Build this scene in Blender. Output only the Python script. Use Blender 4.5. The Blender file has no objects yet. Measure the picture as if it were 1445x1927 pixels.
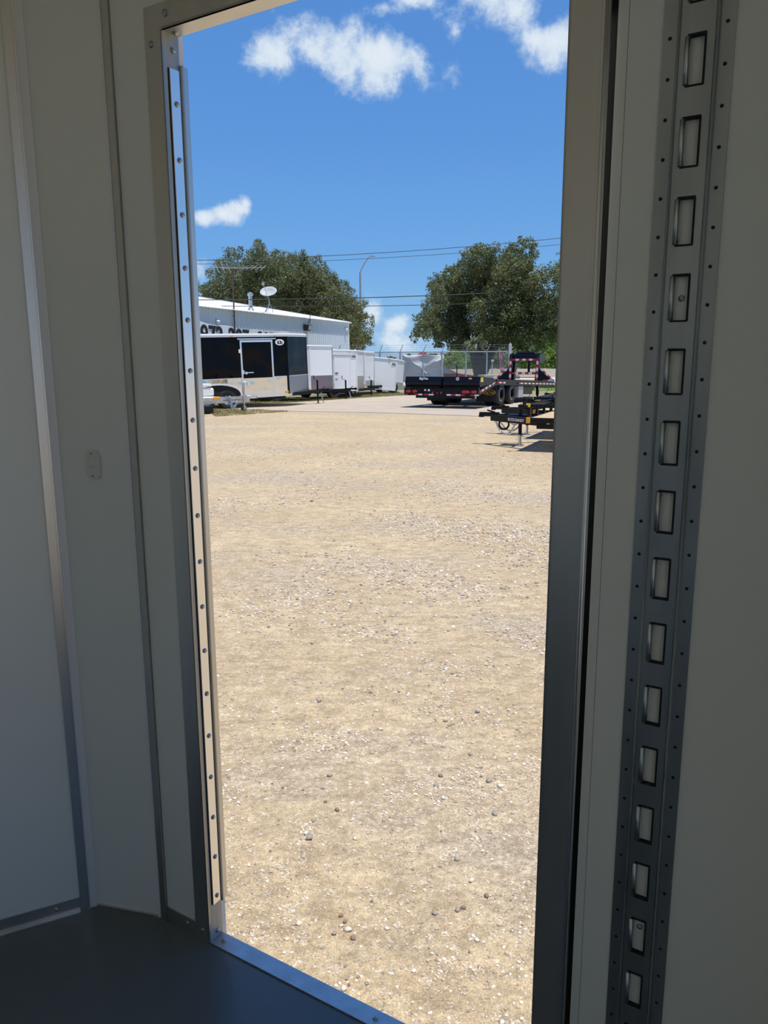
import bpy, math, random
import numpy as np
from mathutils import Vector, Matrix, noise

PI = math.pi
R = math.radians
SC = bpy.context.scene
COL = SC.collection
rng = np.random.default_rng(7)
random.seed(7)

# ---------------------------------------------------------------- camera
CAM_H = 1.62
PITCH, ROLL = R(10.9), R(-0.25)
cam_d = bpy.data.cameras.new('camera')
cam = bpy.data.objects.new('camera', cam_d)
COL.objects.link(cam)
cam_d.sensor_fit = 'HORIZONTAL'
cam_d.sensor_width = 36.0
cam_d.lens = 36.0 * 1447.0 / 1445.0
cam_d.clip_start = 0.02
cam_d.clip_end = 800
_f = Vector((0, math.cos(PITCH), -math.sin(PITCH)))
_u = Vector((0, math.sin(PITCH), math.cos(PITCH)))
_r = Vector((1, 0, 0))
_r2 = _r * math.cos(ROLL) + _u * math.sin(ROLL)
_u2 = -_r * math.sin(ROLL) + _u * math.cos(ROLL)
cam.matrix_world = Matrix(((_r2.x, _u2.x, -_f.x, 0), (_r2.y, _u2.y, -_f.y, 0), (_r2.z, _u2.z, -_f.z, CAM_H), (0, 0, 0, 1)))
SC.camera = cam

# ---------------------------------------------------------------- view transform, light
SC.view_settings.view_transform = 'Standard'
SC.view_settings.look = 'None'
SC.view_settings.gamma = 1.0
SC.view_settings.use_curve_mapping = False
SC.view_settings.exposure = 0.0
SC.cycles.use_denoising = True
SC.cycles.max_bounces = 10
SC.cycles.diffuse_bounces = 6
SC.cycles.glossy_bounces = 5
SC.cycles.sample_clamp_indirect = 8.0

sun_d = bpy.data.lights.new('sun', 'SUN')
sun_d.energy = 4.5
sun_d.color = (1.0, 0.965, 0.90)
sun_d.angle = R(0.55)
sun = bpy.data.objects.new('sun', sun_d)
COL.objects.link(sun)
SUN_DIR = Vector((0.20, -0.125, 1.0)).normalized()
sun.rotation_euler = SUN_DIR.to_track_quat('Z', 'Y').to_euler()
sun.location = (3, -2, 30)


def make_world():
    w = bpy.data.worlds.new('world')
    SC.world = w
    w.use_nodes = True
    nt = w.node_tree
    nt.nodes.clear()
    N, L = nt.nodes.new, nt.links.new

    def math_(op, a, b=None, c=None, clamp=False):
        n = N('ShaderNodeMath')
        n.operation = op
        n.use_clamp = clamp
        for i, v in enumerate((a, b, c)):
            if v is None:
                continue
            if isinstance(v, (int, float)):
                n.inputs[i].default_value = v
            else:
                L(v, n.inputs[i])
        return n.outputs[0]

    def mrange(v, a, b, c=0.0, d=1.0):
        n = N('ShaderNodeMapRange')
        n.interpolation_type = 'SMOOTHSTEP'
        L(v, n.inputs[0])
        for i, x in enumerate((a, b, c, d)):
            n.inputs[i + 1].default_value = x
        return n.outputs[0]

    tc = N('ShaderNodeTexCoord').outputs['Generated']
    sep = N('ShaderNodeSeparateXYZ')
    L(tc, sep.inputs[0])
    z = sep.outputs[2]
    ramp = N('ShaderNodeValToRGB')
    L(math_('MULTIPLY', z, 1.0, clamp=True), ramp.inputs[0])
    cr = ramp.color_ramp
    stops = [(0.0, (0.38, 0.58, 0.80)), (0.05, (0.255, 0.50, 0.80)), (0.13, (0.165, 0.40, 0.78)), (0.25, (0.118, 0.315, 0.72)),
             (0.42, (0.088, 0.255, 0.64)), (1.0, (0.05, 0.17, 0.52))]
    cr.elements[0].position, cr.elements[0].color = stops[0][0], (*stops[0][1], 1)
    cr.elements[1].position, cr.elements[1].color = stops[-1][0], (*stops[-1][1], 1)
    for p, c in stops[1:-1]:
        e = cr.elements.new(p)
        e.color = (*c, 1)
    # fine cloud structure
    nz = N('ShaderNodeTexNoise')
    L(tc, nz.inputs['Vector'])
    nz.inputs['Scale'].default_value = 24
    nz.inputs['Detail'].default_value = 9
    nz.inputs['Roughness'].default_value = 0.63
    nz.inputs['Distortion'].default_value = 0.15
    nbig = N('ShaderNodeTexNoise')
    L(tc, nbig.inputs['Vector'])
    nbig.inputs['Scale'].default_value = 9
    nbig.inputs['Detail'].default_value = 4
    fine = math_('SUBTRACT', nz.outputs['Fac'], 0.5)
    big = math_('SUBTRACT', nbig.outputs['Fac'], 0.5)
    # cumulus: (direction, angular half sizes, weight)
    U = 1 / 1447.0
    blobs = [((-0.1171, 0.9335, 0.3389), 52, 34, 1.0), ((-0.0758, 0.9347, 0.3472), 52, 40, 1.0), ((-0.0408, 0.9393, 0.3407), 56, 40, 1.0),
             ((0.0007, 0.9419, 0.336), 52, 40, 1.0), ((-0.0054, 0.9486, 0.3164), 36, 28, 0.9), ((-0.1347, 0.9323, 0.3358), 34, 30, 0.8),
             ((0.0009, 0.9249, 0.3802), 40, 16, 0.7), ((0.0297, 0.9218, 0.3900), 60, 18, 0.85),
             ((0.1156, 0.918, 0.3830), 80, 38, 0.78), ((0.1444, 0.9172, 0.3740), 60, 32, 0.72),
             ((0.1692, 0.9225, 0.347), 36, 24, 0.95), ((0.1960, 0.9178, 0.3458), 46, 36, 1.0),
             ((0.0799, 0.9311, 0.3559), 24, 38, 0.62), ((0.0783, 0.9425, 0.325), 36, 36, 0.46), ((0.0425, 0.9436, 0.3283), 54, 40, 0.48),
             ((-0.2082, 0.9627, 0.1715), 40, 14, 0.95), ((-0.1897, 0.9658, 0.1755), 32, 15, 0.95), ((-0.171, 0.9683, 0.1822), 22, 13, 0.85),
             ((-0.1632, 0.9685, 0.1882), 11, 14, 0.8),
             ((-0.014, 0.9982, 0.0591), 26, 32, 0.85), ((0.0161, 0.9987, 0.0493), 36, 22, 0.85), ((0.0128, 0.9995, 0.0296), 100, 40, 0.58),
             ((-0.2223, 0.9689, 0.1083), 24, 28, 0.85), ((-0.06, 0.9975, 0.035), 80, 36, 0.5), ((0.10, 0.9945, 0.03), 120, 34, 0.45)]
    def smax(a, b_):
        n = N('ShaderNodeMath')
        n.operation = 'SMOOTH_MAX'
        L(a, n.inputs[0])
        L(b_, n.inputs[1])
        n.inputs[2].default_value = 0.35
        return n.outputs[0]

    acc = None
    for (d, rx, rz, wt) in blobs:
        s = N('ShaderNodeVectorMath')
        s.operation = 'SUBTRACT'
        L(tc, s.inputs[0])
        s.inputs[1].default_value = d
        m = N('ShaderNodeVectorMath')
        m.operation = 'MULTIPLY'
        L(s.outputs[0], m.inputs[0])
        m.inputs[1].default_value = (1 / (rx * U * 1.25), 1 / (rx * U * 2.0), 1 / (rz * U * 1.25))
        ln = N('ShaderNodeVectorMath')
        ln.operation = 'LENGTH'
        L(m.outputs[0], ln.inputs[0])
        v = math_('SUBTRACT', wt, ln.outputs['Value'])
        acc = v if acc is None else smax(acc, v)
    acc = math_('MAXIMUM', acc, -1.0)
    dens = math_('ADD', acc, math_('MULTIPLY', fine, 2.5))
    dens = math_('ADD', dens, math_('MULTIPLY', big, 0.5))
    explicit = mrange(dens, -0.06, 0.72)
    # scattered fair-weather cumulus over the rest of the sky
    proj = N('ShaderNodeVectorMath')
    proj.operation = 'SCALE'
    L(tc, proj.inputs[0])
    L(math_('DIVIDE', 1.0, math_('ADD', math_('MAXIMUM', z, 0.0), 0.22)), proj.inputs['Scale'])
    ng = N('ShaderNodeTexNoise')
    L(proj.outputs[0], ng.inputs['Vector'])
    ng.inputs['Scale'].default_value = 1.7
    ng.inputs['Detail'].default_value = 8
    ng.inputs['Roughness'].default_value = 0.55
    generic = mrange(ng.outputs['Fac'], 0.56, 0.70)
    dv = N('ShaderNodeVectorMath')
    dv.operation = 'DOT_PRODUCT'
    L(tc, dv.inputs[0])
    dv.inputs[1].default_value = (0.0, 0.972, 0.235)
    generic = math_('MULTIPLY', generic, mrange(dv.outputs['Value'], 0.86, 0.93, 1.0, 0.0))
    cl = math_('MAXIMUM', explicit, generic)
    cl = math_('MULTIPLY', cl, mrange(z, -0.02, 0.02))
    shade = mrange(math_('ADD', math_('MULTIPLY', acc, 0.7), math_('MULTIPLY', fine, 2.0)), -0.1, 0.9, 0.0, 1.0)
    cmix = N('ShaderNodeMix')
    cmix.data_type = 'RGBA'
    L(shade, cmix.inputs[0])
    cmix.inputs[6].default_value = (0.52, 0.66, 0.84, 1)
    cmix.inputs[7].default_value = (0.80, 0.87, 0.93, 1)
    fin = N('ShaderNodeMix')
    fin.data_type = 'RGBA'
    L(math_('MULTIPLY', cl, 0.93), fin.inputs[0])
    L(ramp.outputs[0], fin.inputs[6])
    L(cmix.outputs[2], fin.inputs[7])
    bg = N('ShaderNodeBackground')
    L(fin.outputs[2], bg.inputs[0])
    bg.inputs[1].default_value = 1.0
    out = N('ShaderNodeOutputWorld')
    L(bg.outputs[0], out.inputs[0])


make_world()

# ---------------------------------------------------------------- materials
MATS = {}


def mat(name, col, rough=0.5, metal=0.0, coat=0.0, bump=None, var=None, emit=None, alpha=None, spec=None):
    """principled material; bump=(scale, strength, distance); var=(scale, amount) brightness variation"""
    m = bpy.data.materials.new(name)
    m.use_nodes = True
    nt = m.node_tree
    b = nt.nodes['Principled BSDF']
    b.inputs['Base Color'].default_value = (*col, 1)
    b.inputs['Roughness'].default_value = rough
    b.inputs['Metallic'].default_value = metal
    b.inputs['Coat Weight'].default_value = coat
    b.inputs['Coat Roughness'].default_value = 0.04
    if spec is not None:
        b.inputs['Specular IOR Level'].default_value = spec
    tc = nt.nodes.new('ShaderNodeTexCoord')
    if bump:
        n = nt.nodes.new('ShaderNodeTexNoise')
        nt.links.new(tc.outputs['Object'], n.inputs['Vector'])
        n.inputs['Scale'].default_value = bump[0]
        n.inputs['Detail'].default_value = bump[3] if len(bump) > 3 else 3
        bp = nt.nodes.new('ShaderNodeBump')
        bp.inputs['Strength'].default_value = bump[1]
        bp.inputs['Distance'].default_value = bump[2]
        nt.links.new(n.outputs['Fac'], bp.inputs['Height'])
        nt.links.new(bp.outputs['Normal'], b.inputs['Normal'])
        nt.links.new(bp.outputs['Normal'], b.inputs['Coat Normal'])
    if var:
        n = nt.nodes.new('ShaderNodeTexNoise')
        mp = nt.nodes.new('ShaderNodeMapping')
        nt.links.new(tc.outputs['Object'], mp.inputs['Vector'])
        if len(var) > 2:
            mp.inputs['Scale'].default_value = var[2]
        nt.links.new(mp.outputs[0], n.inputs['Vector'])
        n.inputs['Scale'].default_value = var[0]
        n.inputs['Detail'].default_value = 6
        mr = nt.nodes.new('ShaderNodeMapRange')
        mr.inputs[1].default_value = 0.25
        mr.inputs[2].default_value = 0.75
        mr.inputs[3].default_value = 1 - var[1]
        mr.inputs[4].default_value = 1 + var[1]
        nt.links.new(n.outputs['Fac'], mr.inputs[0])
        mx = nt.nodes.new('ShaderNodeMix')
        mx.data_type = 'RGBA'
        mx.blend_type = 'MULTIPLY'
        mx.inputs[0].default_value = 1
        mx.inputs[6].default_value = (*col, 1)
        nt.links.new(mr.outputs[0], mx.inputs[7])
        nt.links.new(mx.outputs[2], b.inputs['Base Color'])
    MATS[name] = m
    return m


M_panel = mat('white_wall_panel', (0.80, 0.825, 0.775), 0.34, var=(1.2, 0.03))
M_alu = mat('brushed_aluminium', (0.62, 0.61, 0.58), 0.36, 1.0, bump=(60, 0.06, 0.002), var=(9, 0.14, (1, 1, 0.15)))
M_alu_bright = mat('bright_aluminium', (0.86, 0.86, 0.86), 0.24, 1.0, bump=(25, 0.05, 0.002))
M_sill = mat('worn_sill_aluminium', (0.60, 0.59, 0.58), 0.42, 1.0, bump=(30, 0.08, 0.002), var=(30, 0.15))
M_galv = mat('galvanised_steel', (0.40, 0.43, 0.44), 0.38, 1.0, var=(14, 0.28, (1, 1, 0.2)))
M_galv_hi = mat('galvanised_highlight', (0.62, 0.66, 0.67), 0.33, 1.0)  # lighter copy of the galvanised steel: slot-lip highlight put into the colour
M_dark = mat('dark_gap', (0.012, 0.012, 0.012), 0.8)
M_steel_screw = mat('screw_steel', (0.42, 0.43, 0.45), 0.35, 1.0)
M_floor = mat('grey_floor_coating', (0.105, 0.116, 0.108), 0.24, bump=(7, 0.03, 0.01), var=(2.5, 0.12), spec=0.75)
M_switch = mat('switch_plastic', (0.70, 0.69, 0.64), 0.42)
M_ext_white = mat('white_exterior', (0.78, 0.79, 0.80), 0.35)

M_black_gloss = mat('gloss_black_panel', (0.003, 0.003, 0.005), 0.04, 0.0, bump=(1.5, 0.35, 0.06, 0), spec=0.13)
M_mirror = mat('polished_aluminium', (0.78, 0.77, 0.76), 0.07, 1.0, bump=(2.3, 0.15, 0.07, 1))
M_checker = mat('tread_plate', (0.50, 0.50, 0.52), 0.34, 1.0, bump=(40, 0.5, 0.01))
M_checker_warm = mat('tread_plate_rose', (0.42, 0.31, 0.33), 0.34, 1.0, bump=(40, 0.5, 0.01))
M_tan_plate = mat('dull_plate', (0.52, 0.49, 0.45), 0.45, 0.6, bump=(30, 0.3, 0.01))
M_white_gloss = mat('white_trailer_panel', (0.90, 0.91, 0.90), 0.22, coat=0.2, bump=(1.3, 0.15, 0.05))
M_white_trim = mat('white_trim', (0.85, 0.85, 0.84), 0.4)
M_white_roof = mat('white_roof_metal', (0.88, 0.87, 0.85), 0.5)
M_build = mat('blue_grey_siding', (0.60, 0.67, 0.71), 0.5, var=(0.7, 0.05))
M_tyre = mat('tyre_rubber', (0.018, 0.018, 0.019), 0.75, bump=(40, 0.3, 0.01))
M_rim_dark = mat('black_rim', (0.02, 0.02, 0.022), 0.3)
M_rim_alu = mat('machined_rim', (0.75, 0.75, 0.76), 0.25, 1.0)
M_blacksteel = mat('black_painted_steel', (0.005, 0.005, 0.006), 0.36, spec=0.22)
M_navysteel = mat('black_steel_gloss', (0.006, 0.007, 0.013), 0.3, spec=0.2)
M_amber = mat('amber_lens', (0.85, 0.36, 0.02), 0.25)
M_redlens = mat('red_lens', (0.40, 0.008, 0.015), 0.2, coat=0.4)
M_redtape = mat('red_reflective_tape', (0.50, 0.012, 0.022), 0.4)
M_whitetape = mat('white_reflective_tape', (0.78, 0.78, 0.78), 0.4)
M_ink = mat('black_lettering', (0.012, 0.014, 0.018), 0.5)
M_whiteink = mat('white_lettering', (0.85, 0.85, 0.85), 0.5)
M_greytext = mat('grey_white_lettering', (0.55, 0.55, 0.54), 0.5)
M_pinkink = mat('pale_pink_lettering', (0.85, 0.66, 0.74), 0.5)
M_gold = mat('gold_emblem', (0.62, 0.36, 0.05), 0.4)
M_yellow = mat('yellow_sticker', (0.80, 0.58, 0.02), 0.5)
M_wood = mat('pine_deck_board', (0.62, 0.46, 0.24), 0.65, var=(4, 0.18, (0.5, 8, 8)))
M_wood_old = mat('grey_oak_deck', (0.30, 0.22, 0.14), 0.75, var=(4, 0.2))
M_timber_dark = mat('dark_timber', (0.030, 0.026, 0.022), 0.8, bump=(30, 0.5, 0.01))
M_chain = mat('zinc_chain', (0.60, 0.60, 0.58), 0.35, 1.0)
M_bluechain = mat('blue_white_chain', (0.42, 0.52, 0.62), 0.4, 0.4)
M_greybox = mat('grey_steel_box', (0.40, 0.40, 0.39), 0.5)
M_fence = mat('fence_galvanised', (0.46, 0.51, 0.55), 0.5, 0.35)
M_mesh = mat('fence_wire', (0.34, 0.36, 0.37), 0.5, 0.5)
M_postwhite = mat('pale_fence_post', (0.62, 0.62, 0.60), 0.6)
M_tarp = mat('silver_white_tarp', (0.86, 0.88, 0.90), 0.35, bump=(9, 0.5, 0.03))
M_barrier = mat('tan_concrete', (0.70, 0.60, 0.46), 0.85, var=(0.6, 0.05))
M_road = mat('pale_road', (0.62, 0.60, 0.57), 0.85)
M_car = mat('maroon_paint', (0.22, 0.02, 0.03), 0.22, coat=0.6)
M_glass = mat('tinted_car_glass', (0.10, 0.15, 0.15), 0.06, coat=0.5)
M_redroof = mat('red_roof', (0.75, 0.07, 0.06), 0.5)
M_storewall = mat('cream_store_wall', (0.74, 0.70, 0.66), 0.7)
M_pole = mat('street_lamp_metal', (0.42, 0.45, 0.47), 0.45, 0.5)
M_rust = mat('rusty_mast', (0.10, 0.065, 0.055), 0.7)
M_wire = mat('cable_black', (0.03, 0.035, 0.045), 0.6)
M_dish = mat('dish_grey_white', (0.50, 0.51, 0.49), 0.5)
M_vent = mat('vent_galvanised', (0.55, 0.57, 0.58), 0.35, 0.8)
M_banner = mat('banner_vinyl', (0.70, 0.73, 0.76), 0.5)
M_bark = mat('tree_bark', (0.055, 0.042, 0.032), 0.9, bump=(14, 0.8, 0.05))
M_pink = mat('pink_cloth', (0.55, 0.14, 0.30), 0.7)
M_stone1 = mat('stone_grey', (0.36, 0.32, 0.27), 0.85, var=(30, 0.2))
M_stone2 = mat('stone_pale', (0.74, 0.66, 0.54), 0.85, var=(30, 0.12))
M_stone3 = mat('stone_brown', (0.30, 0.20, 0.14), 0.85, var=(30, 0.2))


def island_mat(name, stops, rough=0.75, trans=0.0):
    m = bpy.data.materials.new(name)
    m.use_nodes = True
    nt = m.node_tree
    b = nt.nodes['Principled BSDF']
    g = nt.nodes.new('ShaderNodeNewGeometry')
    r = nt.nodes.new('ShaderNodeValToRGB')
    nt.links.new(g.outputs['Random Per Island'], r.inputs[0])
    cr = r.color_ramp
    cr.elements[0].position, cr.elements[0].color = stops[0][0], (*stops[0][1], 1)
    cr.elements[1].position, cr.elements[1].color = stops[-1][0], (*stops[-1][1], 1)
    for p, c in stops[1:-1]:
        cr.elements.new(p).color = (*c, 1)
    nt.links.new(r.outputs[0], b.inputs['Base Color'])
    b.inputs['Roughness'].default_value = rough
    if trans:
        t = nt.nodes.new('ShaderNodeBsdfTranslucent')
        nt.links.new(r.outputs[0], t.inputs[0])
        mx = nt.nodes.new('ShaderNodeMixShader')
        mx.inputs[0].default_value = trans
        nt.links.new(b.outputs[0], mx.inputs[1])
        nt.links.new(t.outputs[0], mx.inputs[2])
        nt.links.new(mx.outputs[0], nt.nodes['Material Output'].inputs[0])
    return m


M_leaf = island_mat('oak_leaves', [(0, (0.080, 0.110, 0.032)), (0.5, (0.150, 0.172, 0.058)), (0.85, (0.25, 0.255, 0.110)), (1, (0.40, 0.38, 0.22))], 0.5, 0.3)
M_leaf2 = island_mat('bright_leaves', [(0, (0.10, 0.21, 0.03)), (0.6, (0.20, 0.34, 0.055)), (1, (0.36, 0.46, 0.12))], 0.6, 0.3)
M_grass = island_mat('dry_green_grass', [(0, (0.16, 0.20, 0.05)), (0.4, (0.26, 0.27, 0.09)), (0.7, (0.40, 0.33, 0.17)), (1, (0.50, 0.40, 0.23))], 0.8, 0.2)
M_gravel = island_mat('gravel_mix', [(0, (0.26, 0.22, 0.19)), (0.14, (0.42, 0.34, 0.26)), (0.5, (0.62, 0.51, 0.38)), (0.85, (0.76, 0.66, 0.53)), (1, (0.88, 0.81, 0.72))], 0.85)


def ground_material():
    m = bpy.data.materials.new('sandy_gravel_ground')
    m.use_nodes = True
    nt = m.node_tree
    N, L = nt.nodes.new, nt.links.new
    b = nt.nodes['Principled BSDF']
    b.inputs['Roughness'].default_value = 0.92
    b.inputs['Specular IOR Level'].default_value = 0.15
    tc = N('ShaderNodeTexCoord').outputs['Object']

    def nz(scale, det=5, rough=0.55, mapping=None):
        n = N('ShaderNodeTexNoise')
        v = tc
        if mapping:
            mp = N('ShaderNodeMapping')
            mp.inputs['Scale'].default_value = mapping
            L(tc, mp.inputs['Vector'])
            v = mp.outputs[0]
        L(v, n.inputs['Vector'])
        n.inputs['Scale'].default_value = scale
        n.inputs['Detail'].default_value = det
        n.inputs['Roughness'].default_value = rough
        return n.outputs['Fac']

    def mr(v, a, b_, c=0.0, d=1.0):
        n = N('ShaderNodeMapRange')
        n.interpolation_type = 'SMOOTHSTEP'
        L(v, n.inputs[0])
        for i, x in enumerate((a, b_, c, d)):
            n.inputs[i + 1].default_value = x
        return n.outputs[0]

    def mix(f, a, c, mode='MIX'):
        n = N('ShaderNodeMix')
        n.data_type = 'RGBA'
        n.blend_type = mode
        for i, v in ((0, f), (6, a), (7, c)):
            if isinstance(v, (int, float)):
                n.inputs[i].default_value = v
            elif isinstance(v, tuple):
                n.inputs[i].default_value = (*v, 1)
            else:
                L(v, n.inputs[i])
        return n.outputs[2]

    def mul(a, c):
        n = N('ShaderNodeMath')
        n.operation = 'MULTIPLY'
        for i, v in enumerate((a, c)):
            if isinstance(v, (int, float)):
                n.inputs[i].default_value = v
            else:
                L(v, n.inputs[i])
        return n.outputs[0]

    sand = mix(mr(nz(0.55, 6), 0.3, 0.7), (0.560, 0.420, 0.250), (0.690, 0.535, 0.328))
    sand = mix(mr(nz(5.0, 8, 0.65, (1, 1.6, 1)), 0.35, 0.72), sand, (0.475, 0.350, 0.210))
    # gravel patches, drawn out across the lot by traffic
    patch = mr(nz(0.62, 7, 0.62, (0.55, 1.0, 1)), 0.47, 0.64)
    sepx = N('ShaderNodeSeparateXYZ')
    L(tc, sepx.inputs[0])
    vor = N('ShaderNodeTexVoronoi')
    L(tc, vor.inputs['Vector'])
    vor.inputs['Scale'].default_value = 55
    peb = mix(mr(vor.outputs['Color'], 0.1, 0.9), (0.31, 0.240, 0.170), (0.94, 0.79, 0.585))
    edge = mr(vor.outputs['Distance'], 0.0, 0.55, 0.0, 1.0)
    peb = mix(mul(edge, 0.55), peb, (0.24, 0.175, 0.115))
    vor2 = N('ShaderNodeTexVoronoi')
    L(tc, vor2.inputs['Vector'])
    vor2.inputs['Scale'].default_value = 22
    wide = mix(mr(vor2.outputs['Color'], 0.15, 0.85), (0.44, 0.340, 0.235), (0.78, 0.64, 0.45))
    peb = mix(0.4, peb, wide)
    base = mix(mul(patch, 0.8), sand, peb)
    # single grains everywhere
    gsel = mr(vor.outputs['Color'], 0.72, 0.80)
    base = mix(mul(gsel, 0.5), base, mix(mr(nz(90, 2), 0.4, 0.6), (0.28, 0.21, 0.15), (0.86, 0.75, 0.58)))
    grit = mr(nz(160, 3, 0.7), 0.30, 0.70, 0.72, 1.24)
    base = mix(1.0, base, grit, 'MULTIPLY')
    mid1 = mr(nz(11, 6, 0.72, (0.8, 1.3, 1)), 0.30, 0.70, 0.80, 1.17)
    base = mix(1.0, base, mid1, 'MULTIPLY')
    mid2 = mr(nz(38, 4, 0.75), 0.32, 0.66, 0.80, 1.15)
    base = mix(1.0, base, mid2, 'MULTIPLY')
    L(base, b.inputs['Base Color'])
    # relief
    h1 = mul(nz(3.0, 8, 0.6), 0.05)
    h2 = mul(nz(45, 6, 0.75), 0.020)
    h3 = mul(mr(vor.outputs['Distance'], 0.0, 0.6, 1.0, 0.0), mul(patch, 0.010))
    add = N('ShaderNodeMath')
    L(h1, add.inputs[0])
    L(h2, add.inputs[1])
    add2 = N('ShaderNodeMath')
    L(add.outputs[0], add2.inputs[0])
    L(h3, add2.inputs[1])
    bp = N('ShaderNodeBump')
    bp.inputs['Strength'].default_value = 0.55
    bp.inputs['Distance'].default_value = 1.0
    L(add2.outputs[0], bp.inputs['Height'])
    L(bp.outputs['Normal'], b.inputs['Normal'])
    return m


M_ground = ground_material()
M_concrete = mat('drive_concrete', (0.50, 0.41, 0.305), 0.9, bump=(20, 0.3, 0.01), var=(0.9, 0.10))
M_soil = mat('grassy_soil', (0.30, 0.25, 0.13), 0.95, bump=(18, 0.6, 0.03), var=(1.4, 0.3))
M_verge = mat('verge_green', (0.17, 0.24, 0.06), 0.95, bump=(10, 0.6, 0.04), var=(1.0, 0.25))


# ---------------------------------------------------------------- mesh building
class MB:
    """collects shapes and links them as ONE mesh object"""

    def __init__(self, M=None):
        self.v, self.f, self.mi, self.sm = [], [], [], []
        self.M = M
        self.cur = 0
        self.smooth = False

    def add(self, vs, fs):
        o = len(self.v)
        self.v.extend(tuple(p) for p in vs)
        for f in fs:
            self.f.append(tuple(i + o for i in f))
            self.mi.append(self.cur)
            self.sm.append(self.smooth)
        return self

    def box(self, x0, x1, y0, y1, z0, z1):
        vs = [(x, y, z) for z in (z0, z1) for y in (y0, y1) for x in (x0, x1)]
        return self.add(vs, [(0, 2, 3, 1), (4, 5, 7, 6), (0, 1, 5, 4), (2, 6, 7, 3), (0, 4, 6, 2), (1, 3, 7, 5)])

    def bev(self, x0, x1, y0, y1, z0, z1, b=0.01):
        """box with chamfered edges"""
        vs = []
        for sx in (0, 1):
            for sy in (0, 1):
                for sz in (0, 1):
                    x, y, z = (x0, x1)[sx], (y0, y1)[sy], (z0, z1)[sz]
                    ix, iy, iz = (b, -b)[sx], (b, -b)[sy], (b, -b)[sz]
                    vs += [(x, y + iy, z + iz), (x + ix, y, z + iz), (x + ix, y + iy, z)]
        I = lambda sx, sy, sz, k: (sx * 4 + sy * 2 + sz) * 3 + k
        fs = []
        for s in (0, 1):
            q = [I(s, 0, 0, 0), I(s, 1, 0, 0), I(s, 1, 1, 0), I(s, 0, 1, 0)]
            fs.append(q if s else q[::-1])
            q = [I(0, s, 0, 1), I(1, s, 0, 1), I(1, s, 1, 1), I(0, s, 1, 1)]
            fs.append(q if not s else q[::-1])
            q = [I(0, 0, s, 2), I(1, 0, s, 2), I(1, 1, s, 2), I(0, 1, s, 2)]
            fs.append(q if s else q[::-1])
        for a in (0, 1):
            for c in (0, 1):
                fs.append((I(0, a, c, 1), I(1, a, c, 1), I(1, a, c, 2), I(0, a, c, 2)))
                fs.append((I(a, 0, c, 0), I(a, 1, c, 0), I(a, 1, c, 2), I(a, 0, c, 2)))
                fs.append((I(a, c, 0, 0), I(a, c, 1, 0), I(a, c, 1, 1), I(a, c, 0, 1)))
        for sx in (0, 1):
            for sy in (0, 1):
                for sz in (0, 1):
                    fs.append((I(sx, sy, sz, 0), I(sx, sy, sz, 1), I(sx, sy, sz, 2)))
        return self.add(vs, fs)

    def bar(self, p, q, w, h, up=(0, 0, 1)):
        p, q, up = Vector(p), Vector(q), Vector(up)
        d = (q - p).normalized()
        s = d.cross(up)
        if s.length < 1e-6:
            s = d.cross(Vector((1, 0, 0)))
        s.normalize()
        u = s.cross(d)
        vs = []
        for c in (p, q):
            for a, b in ((-1, -1), (1, -1), (1, 1), (-1, 1)):
                vs.append(c + s * a * w / 2 + u * b * h / 2)
        return self.add(vs, [(3, 2, 1, 0), (4, 5, 6, 7)] + [(i, (i + 1) % 4, 4 + (i + 1) % 4, 4 + i) for i in range(4)])

    def cyl(self, p, q, r, n=12, r2=None, cap=True):
        p, q = Vector(p), Vector(q)
        d = (q - p).normalized()
        a = d.orthogonal().normalized()
        b = d.cross(a)
        r2 = r if r2 is None else r2
        vs = []
        for c, rr in ((p, r), (q, r2)):
            for k in range(n):
                t = 2 * PI * k / n
                vs.append(c + (a * math.cos(t) + b * math.sin(t)) * rr)
        fs = [(i, (i + 1) % n, n + (i + 1) % n, n + i) for i in range(n)]
        if cap:
            fs += [tuple(range(n))[::-1], tuple(range(n, 2 * n))]
        return self.add(vs, fs)

    def tube(self, pts, r, n=6):
        for i in range(len(pts) - 1):
            self.cyl(pts[i], pts[i + 1], r, n)
        return self

    def lathe(self, prof, c=(0, 0, 0), axis='z', n=24, closed=False):
        """prof: (radius, height) pairs"""
        vs = []
        for (r, h) in prof:
            for k in range(n):
                t = 2 * PI * k / n
                x, y = r * math.cos(t), r * math.sin(t)
                p = {'z': (x, y, h), 'y': (x, h, y), 'x': (h, x, y)}[axis]
                vs.append((p[0] + c[0], p[1] + c[1], p[2] + c[2]))
        fs = []
        m = len(prof)
        for j in range(m if closed else m - 1):
            j2 = (j + 1) % m
            for k in range(n):
                k2 = (k + 1) % n
                fs.append((j * n + k, j * n + k2, j2 * n + k2, j2 * n + k))
        return self.add(vs, fs)

    def prism(self, poly, z0, z1, axis='z'):
        """poly in 2D extruded; axis z: (x,y); axis y: (x,z) extruded in y; axis x: (y,z) extruded in x"""
        n = len(poly)

        def P(a, b, h):
            return {'z': (a, b, h), 'y': (a, h, b), 'x': (h, a, b)}[axis]
        vs = [P(a, b, z0) for a, b in poly] + [P(a, b, z1) for a, b in poly]
        return self.add(vs, [tuple(range(n))[::-1], tuple(range(n, 2 * n))] + [(i, (i + 1) % n, n + (i + 1) % n, n + i) for i in range(n)])

    def mesh(self, name, *ms):
        me = bpy.data.meshes.new(name)
        vs = self.v
        if self.M is not None:
            vs = [tuple(self.M @ Vector(p)) for p in vs]
        me.from_pydata(vs, [], self.f)
        for m in ms:
            me.materials.append(m)
        if len(ms) > 1:
            me.polygons.foreach_set('material_index', self.mi)
        me.polygons.foreach_set('use_smooth', self.sm)
        me.update()
        fix_normals(me)
        return me

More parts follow.
